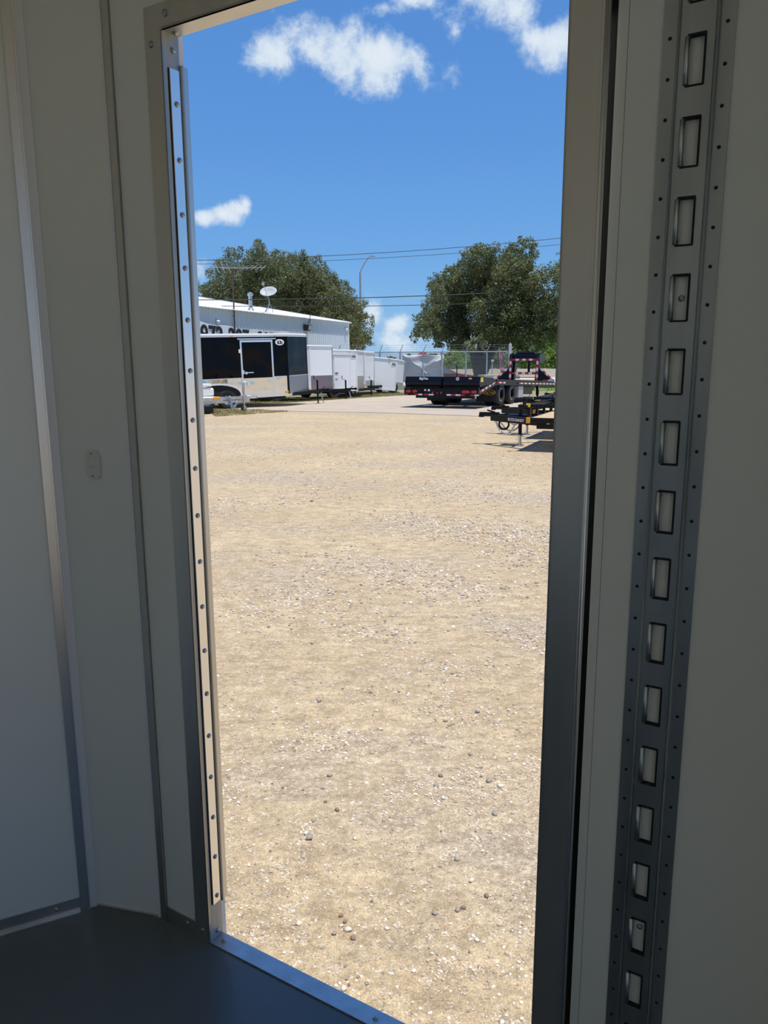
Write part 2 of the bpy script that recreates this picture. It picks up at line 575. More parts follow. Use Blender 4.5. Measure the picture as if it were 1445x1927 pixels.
    def build(self, name, ms, parent=None, **props):
        if not isinstance(ms, (list, tuple)):
            ms = [ms]
        o = bpy.data.objects.new(name, self.mesh(name, *ms))
        COL.objects.link(o)
        if parent is not None:
            o.parent = parent
        for k, v in props.items():
            o[k] = v
        return o


def fix_normals(me):
    import bmesh
    bm = bmesh.new()
    bm.from_mesh(me)
    bmesh.ops.recalc_face_normals(bm, faces=bm.faces)
    bm.to_mesh(me)
    bm.free()


def thing(name, label, cat, loc=(0, 0, 0), rot=(0, 0, 0), group=None):
    o = bpy.data.objects.new(name, None)
    COL.objects.link(o)
    o.location = loc
    o.rotation_euler = rot
    o['label'] = label
    o['category'] = cat
    if group:
        o['group'] = group
    o.empty_display_size = 0.2
    return o


def tag(o, label, cat, group=None):
    o['label'] = label
    o['category'] = cat
    if group:
        o['group'] = group
    return o


def struct(o):
    o['kind'] = 'structure'
    return o


def frame(name, loc=(0, 0, 0)):
    o = bpy.data.objects.new(name, None)
    COL.objects.link(o)
    o.location = loc
    o['kind'] = 'structure'
    return o


def inst(name, me, parent=None, loc=(0, 0, 0), rot=(0, 0, 0), scale=(1, 1, 1)):
    o = bpy.data.objects.new(name, me)
    COL.objects.link(o)
    if parent is not None:
        o.parent = parent
    o.location = loc
    o.rotation_euler = rot
    o.scale = scale
    return o


def copy_tree(o, parent=None):
    c = o.copy()
    COL.objects.link(c)
    c.parent = parent
    for ch in list(o.children):
        copy_tree(ch, c)
    return c


def raw_mesh(name, V, F, m, smooth=False):
    """V (n,3) array, F (k, 3 or 4) int array"""
    V = np.asarray(V, np.float32)
    F = np.asarray(F, np.int32)
    me = bpy.data.meshes.new(name)
    k = F.shape[1]
    me.vertices.add(len(V))
    me.vertices.foreach_set('co', V.ravel())
    me.loops.add(F.size)
    me.loops.foreach_set('vertex_index', F.ravel())
    me.polygons.add(len(F))
    me.polygons.foreach_set('loop_start', np.arange(0, F.size, k, dtype=np.int32))
    me.polygons.foreach_set('loop_total', np.full(len(F), k, dtype=np.int32))
    me.polygons.foreach_set('use_smooth', np.full(len(F), smooth))
    me.materials.append(m)
    me.update(calc_edges=True)
    me.validate()
    return me


def lettering(name, s, size, m, parent, M, depth=0.004, xscale=1.0, bold=0.0, align='CENTER'):
    cu = bpy.data.curves.new(name + '_curve', 'FONT')
    cu.body = s
    cu.size = size
    cu.extrude = depth
    cu.offset = bold
    cu.align_x = align
    cu.align_y = 'CENTER'
    cu.resolution_u = 3
    tmp = bpy.data.objects.new('tmp_text', cu)
    COL.objects.link(tmp)
    me = bpy.data.meshes.new_from_object(tmp)
    bpy.data.objects.remove(tmp)
    bpy.data.curves.remove(cu)
    me.transform(M @ Matrix.Diagonal((xscale, 1, 1, 1)))
    me.materials.clear()
    me.materials.append(m)
    me.name = name
    o = bpy.data.objects.new(name, me)
    COL.objects.link(o)
    o.parent = parent
    return o


def plane_frame(origin, xdir, zdir):
    """matrix whose local X runs along xdir, local Y along zdir (the reading up-direction), local Z out of the face"""
    x = Vector(xdir).normalized()
    y = Vector(zdir).normalized()
    n = x.cross(y)
    return Matrix(((x.x, y.x, n.x, origin[0]), (x.y, y.y, n.y, origin[1]), (x.z, y.z, n.z, origin[2]), (0, 0, 0, 1)))


# ================================================================ THE GROUND
def quad_plane(name, pts, z, m, parent=None):
    me = bpy.data.meshes.new(name)
    me.from_pydata([(x, y, z) for x, y in pts], [], [tuple(range(len(pts)))])
    me.materials.append(m)
    me.update()
    fix_normals(me)
    if me.polygons[0].normal.z < 0:
        me.flip_normals()
    o = bpy.data.objects.new(name, me)
    COL.objects.link(o)
    o.parent = parent
    return o


ground = struct(quad_plane('ground', [(-120, -60), (160, -60), (160, 260), (-120, 260)], 0.0, M_ground))


def slab(name, pts, z1, m):
    b = MB()
    b.prism(pts, -0.05, z1)
    return struct(b.build(name, m))


slab('concrete_drive', [(-7.3, 30.2), (-5.91, 29.03), (-3.24, 27.19), (-0.39, 26.1), (1.35, 25.15), (3.03, 24.01), (4.97, 22.5), (9, 19.5), (24, 19.5), (22, 38.5),
                        (8.3, 38.6), (1.05, 40.3), (-1.54, 36.9), (-3.68, 33.4), (-5.4, 31.3)], 0.014, M_concrete)
BED = slab('grass_bed', [(-5.5, 31.35), (-3.7, 33.45), (-1.54, 36.95), (1.05, 40.35), (8.3, 38.7), (22, 38.6), (34, 59.5), (-30, 62), (-30, 20), (-12, 24), (-9, 29)], 0.008, M_soil)
VERGE = slab('grass_verge', [(6.2, 45.9), (36, 45.9), (40, 58.5), (7.5, 59)], 0.02, M_verge)
slab('road', [(-60, 60), (90, 58), (90, 75.5), (-60, 75.5)], 0.02, M_road)


def grass_patch(name, polys, n, h, m=M_grass, parent=None):
    """short grass blades over triangles; nobody could count them"""
    T = []
    for (a, b, c) in polys:
        a, b, c = map(np.array, (a, b, c))
        T.append((abs(np.cross(b - a, c - a)) / 2, a, b, c))
    ar = np.array([t[0] for t in T])
    idx = rng.choice(len(T), n, p=ar / ar.sum())
    u, v = rng.random(n), rng.random(n)
    fl = u + v > 1
    u[fl], v[fl] = 1 - u[fl], 1 - v[fl]
    A, B, Cc = (np.array([T[i][k] for i in range(len(T))])[idx] for k in (1, 2, 3))
    P = A + (B - A) * u[:, None] + (Cc - A) * v[:, None]
    cl = np.array([noise.noise(Vector((p[0] * 1.3, p[1] * 1.3, 0))) for p in P])
    hh = h * (0.35 + rng.random(n) * 0.9) * np.clip(0.75 + cl * 1.1, 0.25, 1.6)
    ang = rng.random(n) * 2 * PI
    w = 0.007 + 0.009 * rng.random(n)
    lean = (rng.random((n, 2)) - 0.5) * hh[:, None] * 1.2
    V = np.zeros((n, 3, 3))
    V[:, 0, 0], V[:, 0, 1] = P[:, 0] - np.cos(ang) * w, P[:, 1] - np.sin(ang) * w
    V[:, 1, 0], V[:, 1, 1] = P[:, 0] + np.cos(ang) * w, P[:, 1] + np.sin(ang) * w
    V[:, 2, :2] = P + lean
    V[:, 2, 2] = hh
    V[:, :2, 2] = 0.005
    me = raw_mesh(name, V.reshape(-1, 3), np.arange(3 * n).reshape(n, 3), m)
    o = bpy.data.objects.new(name, me)
    COL.objects.link(o)
    o['kind'] = 'stuff'
    o.parent = parent
    return o


g1 = grass_patch('grass_edge', [((-7.2, 30.0), (-5.3, 24.4), (-3.3, 26.9)), ((-7.2, 30.0), (-5.91, 28.9), (-3.3, 27.0)), ((-9, 30), (-9, 25), (-5.6, 24.6))], 12000, 0.06)
g1.parent = BED
g2 = grass_patch('grass_strip', [((-5.3, 31.4), (-3.6, 33.5), (-9, 33)), ((-3.6, 33.5), (-9, 33), (-7, 40)), ((-3.6, 33.5), (-1.5, 37), (-7, 40)),
                                 ((-1.5, 37), (1.05, 40.4), (-3, 44)), ((1.05, 40.4), (5, 40.0), (-1, 46)), ((1.05, 40.4), (-3, 44), (-1, 46))], 34000, 0.075)
g2.parent = BED
g3 = grass_patch('grass_lawn', [((6.5, 46), (22, 46), (7.5, 58.5)), ((22, 46), (30, 58.5), (7.5, 58.5))], 16000, 0.12, M_leaf2)
g3.parent = VERGE

# ---- stones: a few big single ones as parts of the ground, the rest as gravel stuff
def ico_np():
    import bmesh
    bm = bmesh.new()
    bmesh.ops.create_icosphere(bm, subdivisions=1, radius=1)
    V = np.array([v.co[:] for v in bm.verts])
    F = np.array([[v.index for v in f.verts] for f in bm.faces])
    bm.free()
    return V, F


ICO_V, ICO_F = ico_np()
stone_meshes = []
for k in range(9):
    r_ = np.random.default_rng(100 + k)
    V = ICO_V * (1 + (r_.random((len(ICO_V), 1)) - 0.5) * 0.7)
    V = V * np.array([1, 0.72 + 0.2 * r_.random(), 0.5 + 0.18 * r_.random()])
    stone_meshes.append(raw_mesh('stone', V, ICO_F, (M_stone1, M_stone2, M_stone3)[(0, 1, 1, 2, 0, 1, 2, 1, 0)[k]], True))
big = [(-0.11, 1.969, 13, 1), (-0.257, 1.996, 10, 1), (-0.284, 1.934, 8, 1), (0.003, 1.975, 9, 1), (0.147, 2.036, 9, 0), (0.234, 2.06, 10, 3), (0.276, 2.035, 7, 1),
       (-0.265, 2.412, 16, 0), (-0.177, 2.58, 12, 3), (-0.106, 2.408, 9, 1), (-0.119, 2.004, 9, 3), (-0.135, 2.028, 9, 3), (-0.093, 1.937, 11, 3), (-0.223, 2.826, 11, 0),
       (0.236, 2.292, 9, 0), (0.26, 1.927, 9, 1), (-0.322, 3.519, 14, 0), (-0.864, 9.09, 22, 3), (-0.26, 2.516, 9, 0), (-0.28, 2.44, 11, 1), (-0.15, 1.955, 9, 0),
       (0.45, 2.74, 15, 1), (0.41, 2.78, 13, 0), (0.2, 2.74, 12, 0), (0.22, 2.66, 10, 1), (0.33, 3.91, 15, 1), (0.36, 3.85, 13, 4), (0.44, 3.39, 14, 4), (0.28, 3.3, 11, 0)]
for k in range(150):
    y = 1.75 + 3.2 * rng.random() ** 1.5
    x = (-0.19 + 0.39 * rng.random()) * y
    if noise.noise(Vector((x * 2.2, y * 1.6, 3.1))) < 0.02 and rng.random() < 0.75:
        continue
    big.append((x, y, 5.5 + 8 * rng.random() ** 2.2, int(rng.integers(0, 9))))
for (x, y, s, k) in big:
    s *= 0.001
    inst('stone', stone_meshes[k], ground, (x, y, s * 0.28), (0.2 * rng.random(), 0.2 * rng.random(), 6.28 * rng.random()), (s, s, s))


def gravel(n):
    # density falls off with distance; clusters follow the noise of the lot
    P = []
    clus = [(0.45, 2.74, .16), (0.2, 2.74, .16), (-0.31, 3.09, .18), (-0.2, 3.14, .18), (0.33, 3.91, .3), (-0.08, 4.5, .3), (0.44, 3.39, .25), (0.19, 1.81, .1),
            (0.34, 2.4, .12), (0.15, 2.71, .15), (0.82, 7.39, .6), (0.21, 8.06, .5), (1.19, 9.57, .9), (1.4, 7.14, .5), (0.59, 2.86, .15), (-0.27, 2.47, .07), (0.62, 5.4, .4), (0.1, 5.9, .35)]
    for (cx, cy, r) in clus:
        m = int(420 * (r / .3) ** 0.8)
        a = rng.normal(size=(m, 2)) * np.array([r, r * 0.75]) * 0.62
        P.append(a + np.array([cx, cy]))
    y = 1.6 + 15 * rng.random(n * 3) ** 1.7
    x = (-0.30 + 0.60 * rng.random(n * 3)) * y
    d = np.array([noise.fractal(Vector((a * 0.9, b * 0.7, 1.7)), 0.6, 2.0, 5) for a, b in zip(x, y)])
    keep = rng.random(n * 3) < np.clip(0.16 + d * 1.1, 0.05, 1.0)
    P.append(np.stack([x, y], 1)[keep][:n])
    P = np.concatenate(P)
    m = len(P)
    s = (0.0016 + 0.0062 * rng.random(m) ** 2.6) * np.clip(P[:, 1] / 2.6, 0.9, 2.2)
    rot = rng.random(m) * 2 * PI
    sq = np.stack([np.ones(m), 0.65 + 0.3 * rng.random(m), 0.45 + 0.25 * rng.random(m)], 1) * s[:, None]
    V = ICO_V[None] * (1 + (rng.random((m, len(ICO_V), 1)) - 0.5) * 0.6) * sq[:, None, :]
    c, sn = np.cos(rot)[:, None], np.sin(rot)[:, None]
    X = V[:, :, 0] * c - V[:, :, 1] * sn + P[:, 0, None]
    Y = V[:, :, 0] * sn + V[:, :, 1] * c + P[:, 1, None]
    Z = V[:, :, 2] + s[:, None] * 0.18
    VV = np.stack([X, Y, Z], 2).reshape(-1, 3)
    FF = (ICO_F[None] + (np.arange(m) * len(ICO_V))[:, None, None]).reshape(-1, 3)
    o = bpy.data.objects.new('gravel', raw_mesh('gravel', VV, FF, M_gravel, False))
    COL.objects.link(o)
    o['kind'] = 'stuff'
    o.parent = ground


gravel(24000)

# ================================================================ THE TRAILER WE STAND IN
FZ, CZ = 0.42, 2.40                      # floor and ceiling heights
TH = R(31.5)
JX, JY = -0.3685, 1.4245                 # inner foot of the left door jamb
D_ = Vector((math.cos(TH), -math.sin(TH), 0))     # along the door wall, to the right
N_ = Vector((math.sin(TH), math.cos(TH), 0))      # outward
M_door = Matrix(((D_.x, N_.x, 0, JX), (D_.y, N_.y, 0, JY), (0, 0, 1, 0), (0, 0, 0, 1)))
DW, DTOP = 0.7065, 2.173                 # door width, underside of the header


def W2(t, o=0.0):
    p = Vector((JX, JY, 0)) + D_ * t + N_ * o
    return (p.x, p.y)


# corner points of the interior in plan
PB = (-0.6517, 1.5417)                   # left wall / chamfer
PC = W2(-0.150)                          # chamfer / door wall
DL = Vector((-0.8962, -0.4437, 0))       # along the left wall, to the left
NL = Vector((-0.4437, 0.8962, 0))        # out of the left wall
LL = 1.12
PA = (PB[0] + DL.x * LL, PB[1] + DL.y * LL)
TR = 1.06
PD = W2(TR)
REAR = -2.5
WALL = 0.045


def wallbox(name, p, q, out, z0, z1, m=M_panel, thick=WALL):
    """wall panel from plan point p to q, thickness outward"""
    o = Vector((out[0], out[1], 0)) * thick
    b = MB()
    b.prism([(p[0], p[1]), (q[0], q[1]), (q[0] + o.x, q[1] + o.y), (p[0] + o.x, p[1] + o.y)], z0, z1)
    return struct(b.build(name, m))


# left wall: big panel, then the strip behind the corner trim
wallbox('wall_left', (PB[0], PB[1]), PA, NL, FZ - 0.02, CZ + 0.02)
NM = Vector((-(PC[1] - PB[1]), PC[0] - PB[0], 0)).normalized()
DM = Vector((PC[0] - PB[0], PC[1] - PB[1], 0)).normalized()
wallbox('wall_front', PB, PC, NM, FZ - 0.02, CZ + 0.02)
# outer skins close the wedge between the walls
b = MB()
b.prism([(PB[0] + NL.x * .045, PB[1] + NL.y * .045), (PB[0] + NM.x * .045, PB[1] + NM.y * .045), PB], FZ - .02, CZ + .02)
struct(b.build('trim_9', M_ext_white))

# door wall: panels each side of the opening, and above
b = MB(M_door)
b.box(-0.150, -0.0, 0.0, 0.034, FZ - 0.02, CZ + .02)
b.box(0.0, DW, 0.0, 0.034, DTOP + 0.0005, CZ + .02)
b.box(DW + 0.001, 0.752, 0.0, 0.034, FZ - .02, CZ + .02)
b.box(0.752, TR, 0.007, 0.034, FZ - .02, CZ + .02)
struct(b.build('wall_right', M_panel))
b = MB(M_door)
b.box(0.7665, 0.7795, 0.0005, 0.007, FZ, CZ)
b.box(0.7803, TR, 0.0, 0.007, FZ, CZ)
lin = struct(b.build('wall_right_lining', M_panel))
lin.name = 'wall_right_liner'
b = MB(M_door)
b.box(0.754, 0.781, 0.0045, 0.0072, FZ, CZ)
struct(b.build('groove_shade', M_dark))  # black strip behind the groove, its shadow put into the colour
# outer skin of the door side
b = MB(M_door)
b.box(-0.15, -0.001, 0.034, 0.046, 0.34, CZ + .02)
b.box(DW + 0.001, TR, 0.034, 0.046, 0.34, CZ + .02)
b.box(-0.001, DW + 0.001, 0.034, 0.046, DTOP + 0.02, CZ + .02)
struct(b.build('wall_right_skin', M_ext_white))
wallbox('wall_side_left', PA, (PA[0], REAR), (-1, 0), FZ - .02, CZ + .02)
# right side wall; unseen hatch opening added behind the viewer for interior daylight
for (q0, q1, za, zb) in (((PD[1]), 0.1, FZ - .02, CZ + .02), (0.1, -2.3, FZ - .02, 0.52), (0.1, -2.3, 2.33, CZ + .02), (-2.3, REAR, FZ - .02, CZ + .02)):
    wallbox('wall_side_right', (PD[0], q0), (PD[0], q1), (1, 0), za, zb)
# rear wall, its ramp door shut
b = MB()
b.box(PA[0], PD[0], REAR - .05, REAR, FZ - .02, CZ + .02)
struct(b.build('wall_rear', M_panel))

b = MB()
b.prism([PA, PB, PC, PD, (PD[0], REAR), (PA[0], REAR)], FZ - 0.06, FZ)
struct(b.build('floor', M_floor))
b = MB()
o = 0.05
b.prism([(PA[0] - o, PA[1]), (PB[0], PB[1] + o), (PC[0] + .02, PC[1] + o), W2(TR + .03, .046), (PD[0] + o, REAR - o), (PA[0] - o, REAR - o)], CZ, CZ + 0.07)
struct(b.build('ceiling', M_panel))
b = MB()
for y in (-2.2, -1.4, -0.6, 0.2, 0.9):
    b.box(PA[0] + 0.05, PD[0] - 0.05, y, y + .06, FZ - .16, FZ - .06)
b.box(PA[0] + .1, PA[0] + .2, REAR, 0.9, FZ - .22, FZ - .16)
b.box(PD[0] - .2, PD[0] - .1, REAR, 0.6, FZ - .22, FZ - .16)
struct(b.build('trim_7', M_blacksteel))
b = MB()
for x in (PA[0] - 0.0, PD[0] - 0.2):
    for y in (-0.9, -0.1):
        b.lathe([(0.12, 0), (0.2, 0.0), (0.32, 0.03), (0.335, 0.1), (0.32, 0.17), (0.2, 0.2), (0.12, 0.2)], (0, y, .335), 'x', 20, True)
        for i in range(len(b.v) - 7 * 20, len(b.v)):
            b.v[i] = (b.v[i][0] + x, b.v[i][1], b.v[i][2])
struct(b.build('trim_6', M_tyre))

# ---- door frame
SCREW = MB().lathe([(0.0, 0.0036), (0.0018, 0.0036), (0.0042, 0.0022), (0.0052, 0.0)], n=10)
SCREW.smooth = True
ME_SCREW = SCREW.mesh('screw', M_steel_screw)


def screw_on(parent, M, t, o, z, axis, s=1.0):
    """axis: direction of the head in the wall frame"""
    p = M @ Vector((t, o, z))
    d = (M.to_3x3() @ Vector(axis)).normalized()
    e = inst('screw', ME_SCREW, parent, p, d.to_track_quat('Z', 'Y').to_euler(), (s, s, s))
    return e


door = frame('door_1')
b = MB(M_door)
b.prism([(-0.040, FZ + .0), (0.0, FZ), (0.0, DTOP), (-0.040, DTOP + 0.040)], -0.004, 0.0, 'y')
b.box(-0.0032, 0.0, -0.004, 0.034, FZ, DTOP)
left_jamb = b.build('jamb', M_alu, door)
b = MB(M_door)
b.prism([(-0.040, DTOP + .0405), (0.0, DTOP), (DW, DTOP), (DW + .040, DTOP + .0405)], -0.0046, 0.0, 'y')
b.box(0.0, DW, -0.0046, 0.034, DTOP, DTOP + 0.0032)
header = b.build('header', M_alu, door)
b = MB(M_door)
b.prism([(DW, FZ), (DW + .0455, FZ), (DW + .0455, DTOP + .0405), (DW, DTOP)], -0.004, 0.0, 'y')
b.box(DW, DW + .0032, -0.004, 0.034, FZ, DTOP)
b.box(DW + .0405, DW + .0415, -0.0048, -.004, FZ, DTOP + .03)
right_jamb = b.build('jamb', M_alu, door)
b = MB(M_door)
b.smooth = True
b.prism([(DW + .0455 + 0.0045 * (1 - math.cos(a)) / 1.0, -0.004 - 0.0065 * math.sin(a)) for a in [PI * k / 8 for k in range(9)]], FZ, DTOP + .03)
b.build('bead', M_alu_bright, door)
b = MB(M_door)
b.box(0.0, DW, -0.004, 0.030, FZ - .004, FZ + 0.0035)
b.box(0.0, DW, 0.030, 0.033, FZ - .10, FZ + 0.0035)
sill = b.build('sill_plate', M_sill, door)
# hinge plate on the left jamb and the outer flange behind it
b = MB(M_door)
b.bev(0.0, 0.0035, 0.0075, 0.0295, 0.505, 2.118, 0.0008)
plate = b.build('hinge_plate', M_alu_bright, door)
b = MB(M_door)
b.box(-0.004, 0.0022, 0.0335, 0.051, 0.500, 2.128)
b.cyl((0.0028, 0.0365, 0.500), (0.0028, 0.0365, 2.128), 0.0032, 8)
b.build('hinge_flange', M_alu, door)
b = MB(M_door)
b.box(-0.0005, 0.0006, 0.0055, 0.0074, 0.505, 2.118)
b.build('seal', M_dark, door)
for k in range(18):
    z = 2.062 - k * (2.062 - 0.522) / 17
    screw_on(plate, M_door, 0.0035, 0.0195, z, (1, 0, 0))
screw_on(left_jamb, M_door, 0.0002, 0.020, 2.148, (1, 0, 0), 1.1)
screw_on(left_jamb, M_door, 0.0002, 0.019, 0.437, (1, 0, 0), 1.1)
screw_on(left_jamb, M_door, -0.026, -0.004, 2.155, (0, -1, 0), 1.1)
screw_on(left_jamb, M_door, -0.020, -0.004, 0.445, (0, -1, 0), 1.0)
screw_on(header, M_door, 0.010, 0.018, DTOP, (0, 0, -1), 1.2)
screw_on(header, M_door, 0.012, -0.0046, DTOP + .022, (0, -1, 0), 1.2)
screw_on(header, M_door, 0.40, -0.0046, DTOP + .022, (0, -1, 0), 1.2)
screw_on(sill, M_door, 0.022, 0.014, FZ + .0035, (0, 0, 1), 1.1)
screw_on(sill, M_door, 0.40, 0.014, FZ + .0035, (0, 0, 1), 1.1)

# ---- corner trims and baseboards
M_left = Matrix(((DL.x, -NL.x, 0, PB[0]), (DL.y, -NL.y, 0, PB[1]), (0, 0, 1, 0), (0, 0, 0, 1)))   # (along left wall, into the room, up)
M_mid = Matrix(((DM.x, -NM.x, 0, PB[0]), (DM.y, -NM.y, 0, PB[1]), (0, 0, 1, 0), (0, 0, 0, 1)))
b = MB(M_left)
b.box(0.0165, 0.036, 0.0, 0.004, FZ, CZ)
b.box(0.0165, 0.0195, 0.0, 0.0075, FZ, CZ)
struct(b.build('trim_1', M_alu))
b = MB(M_left)
b.box(0.0, 0.0163, 0.0, 0.0022, FZ, CZ)
struct(b.build('trim_2', M_ext_white))
mlen = (Vector(PC) - Vector(PB)).length
b = MB(M_mid)
b.box(mlen - .006, mlen, 0.0, 0.003, FZ, CZ)
struct(b.build('trim_3', M_ext_white))
b = MB(M_door)
b.box(-0.146, -0.1275, -0.0035, 0.0, FZ, CZ)
b.box(-0.1305, -0.1275, -0.006, 0.0, FZ, CZ)
struct(b.build('trim_4', M_alu))
b = MB(M_left)
b.box(0.0365, LL, 0.0, 0.003, FZ, FZ + .034)
b.box(0.0365, LL, 0.0, 0.012, FZ, FZ + .003)
bl = struct(b.build('baseboard_left', M_alu))
b = MB(M_door)
b.box(-0.127, -0.0405, -0.003, 0.0, FZ, FZ + .036)
br = struct(b.build('baseboard_right', M_alu))
b = MB(M_mid)
b.box(0.004, mlen - .006, 0.0, 0.006, FZ, FZ + .006)
struct(b.build('baseboard_front', M_alu))
for s in (0.085, 0.35, 0.62):
    screw_on(bl, M_left, s, 0.003, FZ + .021, (0, 1, 0))
screw_on(br, M_door, -0.066, -.003, FZ + .022, (0, -1, 0))

# ---- light switch on the chamfer panel
sw = thing('light_switch', 'small rounded white light switch screwed to the white wall left of the doorway', 'light switch',
           M_mid @ Vector((0.077, 0.0, 1.426)), (0, 0, math.atan2(DM.y, DM.x)))
b = MB()
n = 20
pl = []
for k in range(n):
    a = 2 * PI * k / n
    c, s = math.cos(a), math.sin(a)
    pl.append((0.0175 * math.copysign(abs(c) ** 0.55, c), 0.030 * math.copysign(abs(s) ** 0.55, s)))
b.prism(pl, -0.0042, 0.0, 'y')
b.prism([(x * .93, z * .95) for x, z in pl], -0.0055, -0.0042, 'y')
b.build('plate', M_switch, sw)
b = MB()
b.bev(-0.0065, 0.0065, -0.0066, -0.0050, -0.0115, 0.0105, 0.0006)
hous = b.build('switch_frame', M_switch, sw)
b = MB()
b.prism([(-0.0062, -0.009), (-0.0098, 0.0), (-0.0070, 0.0085), (-0.0058, 0.0085), (-.0058, -0.009)], -0.0042, 0.0042, 'x')
b.build('rocker', M_switch, hous)
for z in (0.0225, -0.0225):
    b = MB()
    b.lathe([(0.0, -.0072), (0.0032, -0.0072), (0.0042, -0.0055), (0.0042, -.004)], (0, 0, z), 'y', 12)
    s_ = b.build('screw', M_switch, sw)
    b = MB()
    b.box(-.0013, .0013, -.0076, -.0071, z - .0013, z + .0013)
    b.build('socket', M_dark, s_)

# ---- galvanised tie-down track on the right-hand wall
tr = thing('tie_down_track', 'galvanised steel tie-down track with one column of slots on the right-hand wall', 'tie-down track', (JX, JY, 0), (0, 0, -TH))
SP = 0.0887
slots = [1.9635 - k * SP for k in range(-4, 17)]
b = MB()
z0, z1 = FZ + .01, CZ - .01
b.box(0.8215, 0.8375, -0.0028, 0.0, z0, z1)
b.box(0.8845, 0.9005, -0.0028, 0.0, z0, z1)
for (a, c) in ((0.8372, 0.8422), (0.8795, 0.8848)):
    b.prism([(a, 0), (a, -0.004), (a + .0012, -0.0085), (a + .0026, -0.0098), (c - .0012, -0.0085), (c, -0.004), (c, 0)], z0, z1)
b.box(0.8418, 0.8475, -0.0062, -0.0045, z0, z1)
b.box(0.8705, 0.8798, -0.0062, -0.0045, z0, z1)
zz = [z1]
for s in slots:
    zz += [s + .0265, s - .0265]
zz.append(z0)
for k in range(0, len(zz) - 1, 2):
    if zz[k] > zz[k + 1]:
        b.box(0.8475, 0.8705, -0.0062, -0.0045, max(zz[k + 1], z0), zz[k])
b.build('rail', M_galv, tr)
b = MB()
b.smooth = True
b.prism([(0.8470 + 0.0034 * (1 - math.cos(a)), -0.0055 - 0.0048 * math.sin(a)) for a in [PI * k / 7 for k in range(8)]], -.0255, .0255)
lip = b.mesh('slot_lip', M_galv_hi)
b = MB()
b.box(0.8688, 0.8712, -0.0070, 0.0, -.0275, .0275)
b.box(0.8500, 0.8705, -0.0068, 0.0, .0255, .0285)
b.box(0.8500, 0.8705, -0.0066, 0.0, -.0285, -.0262)
rimm = b.mesh('slot_edge', M_dark)
for s in slots:
    if z0 + .03 < s < z1 - .03:
        inst('slot_lip', lip, tr, (0, 0, s))
        inst('slot_edge', rimm, tr, (0, 0, s))
b = MB()
b.lathe([(0.0, -.0003), (0.0021, -0.0003), (0.0025, 0.0006)], (0, 0, 0), 'y', 10)
hole = b.mesh('rivet_hole', M_dark)
k = 0
z = 1.9925
zs = [1.9925 + (4 - k) * SP / 2 + SP * 2 for k in range(46)]
for z in zs:
    if z0 + .01 < z < z1 - .01:
        inst('rivet_hole', hole, tr, (0.8295, -0.0029, z))
        inst('rivet_hole', hole, tr, (0.8918, -0.0029, z + 0.006))
for zi in (slots[7] - 0.000, slots[17] + .012):
    inst('screw', ME_SCREW, tr, (0.861, 0.0, zi), (R(90), 0, 0), (.8, .8, .8))

# ================================================================ TRAILER PARTS
def tyre_mesh(r, w, ri, n=28):
    b = MB()
    b.smooth = True
    h = w / 2
    b.lathe([(ri, -h * .82), (ri + .02, -h * .95), (r * .88, -h), (r * .965, -h * .92), (r, -h * .70), (r - .008, -h * .36), (r, -h * .3), (r, h * .3), (r - .008, h * .36), (r, h * .70), (r * .965, h * .92), (r * .88, h), (ri + .02, h * .95), (ri, h * .82)], (0, 0, 0), 'y', n, True)
    return b.mesh('tyre', M_tyre)


def rim_mesh(ri, w, m, spokes=5):
    b = MB()
    h = w / 2
    b.lathe([(ri + .004, -h * .78), (ri - .018, -h * .72), (ri - .025, 0), (ri - .02, h * .7), (ri + .004, h * .78)], (0, 0, 0), 'y', 24)
    b.lathe([(0, -h * .55), (.05, -h * .55), (.06, -h * .42), (.06, -h * .2), (0, -h * .2)], (0, 0, 0), 'y', 14)
    for k in range(spokes):
        a = 2 * PI * k / spokes + .3
        for da in (-.13, .13):
            b.bar((math.cos(a) * .045, -h * .42, math.sin(a) * .045), (math.cos(a + da) * (ri - .012), -h * .52, math.sin(a + da) * (ri - .012)), .028, .035, (0, 1, 0))
    b.lathe([(0, -h * .1), (ri - .02, -h * .05)], (0, 0, 0), 'y', 20)
    return b.mesh('rim', m)


ME_TYRE = tyre_mesh(.355, .21, .20)
ME_RIM_A = rim_mesh(.20, .21, M_rim_alu, 5)
ME_RIM_B = rim_mesh(.20, .21, M_rim_dark, 5)
ME_TYRE_S = tyre_mesh(.30, .19, .17)
ME_RIM_S = rim_mesh(.17, .19, M_rim_alu, 5)


def wheel(parent, x, y, r=.355, rim=None, tyre=None, z=None, flip=False):
    w = inst('wheel', tyre or ME_TYRE, parent, (x, y, r if z is None else z), (0, 0, PI if flip else 0))
    inst('rim', rim or ME_RIM_B, w)
    return w


def chain(parent, pts, m=M_chain, r=.007, link=.045, name='safety_chain'):
    """links strung along a polyline"""
    b = MB()
    pts = [Vector(p) for p in pts]
    tot = [0]
    for i in range(len(pts) - 1):
        tot.append(tot[-1] + (pts[i + 1] - pts[i]).length)
    n = max(3, int(tot[-1] / (link * .75)))

    def at(s):
        for i in range(len(pts) - 1):
            if s <= tot[i + 1] or i == len(pts) - 2:
                f = (s - tot[i]) / max(1e-6, tot[i + 1] - tot[i])
                return pts[i].lerp(pts[i + 1], f), (pts[i + 1] - pts[i]).normalized()
    for k in range(n):
        c, d = at(tot[-1] * (k + .5) / n)
        s = d.orthogonal().normalized()
        if k % 2:
            s = d.cross(s)
        ring = []
        for q in range(8):
            a = 2 * PI * q / 8
            ring.append(c + d * math.cos(a) * link * .5 + s * math.sin(a) * link * .3)
        for q in range(8):
            b.cyl(ring[q], ring[(q + 1) % 8], r, 4, cap=False)
    return b.build(name, m, parent)


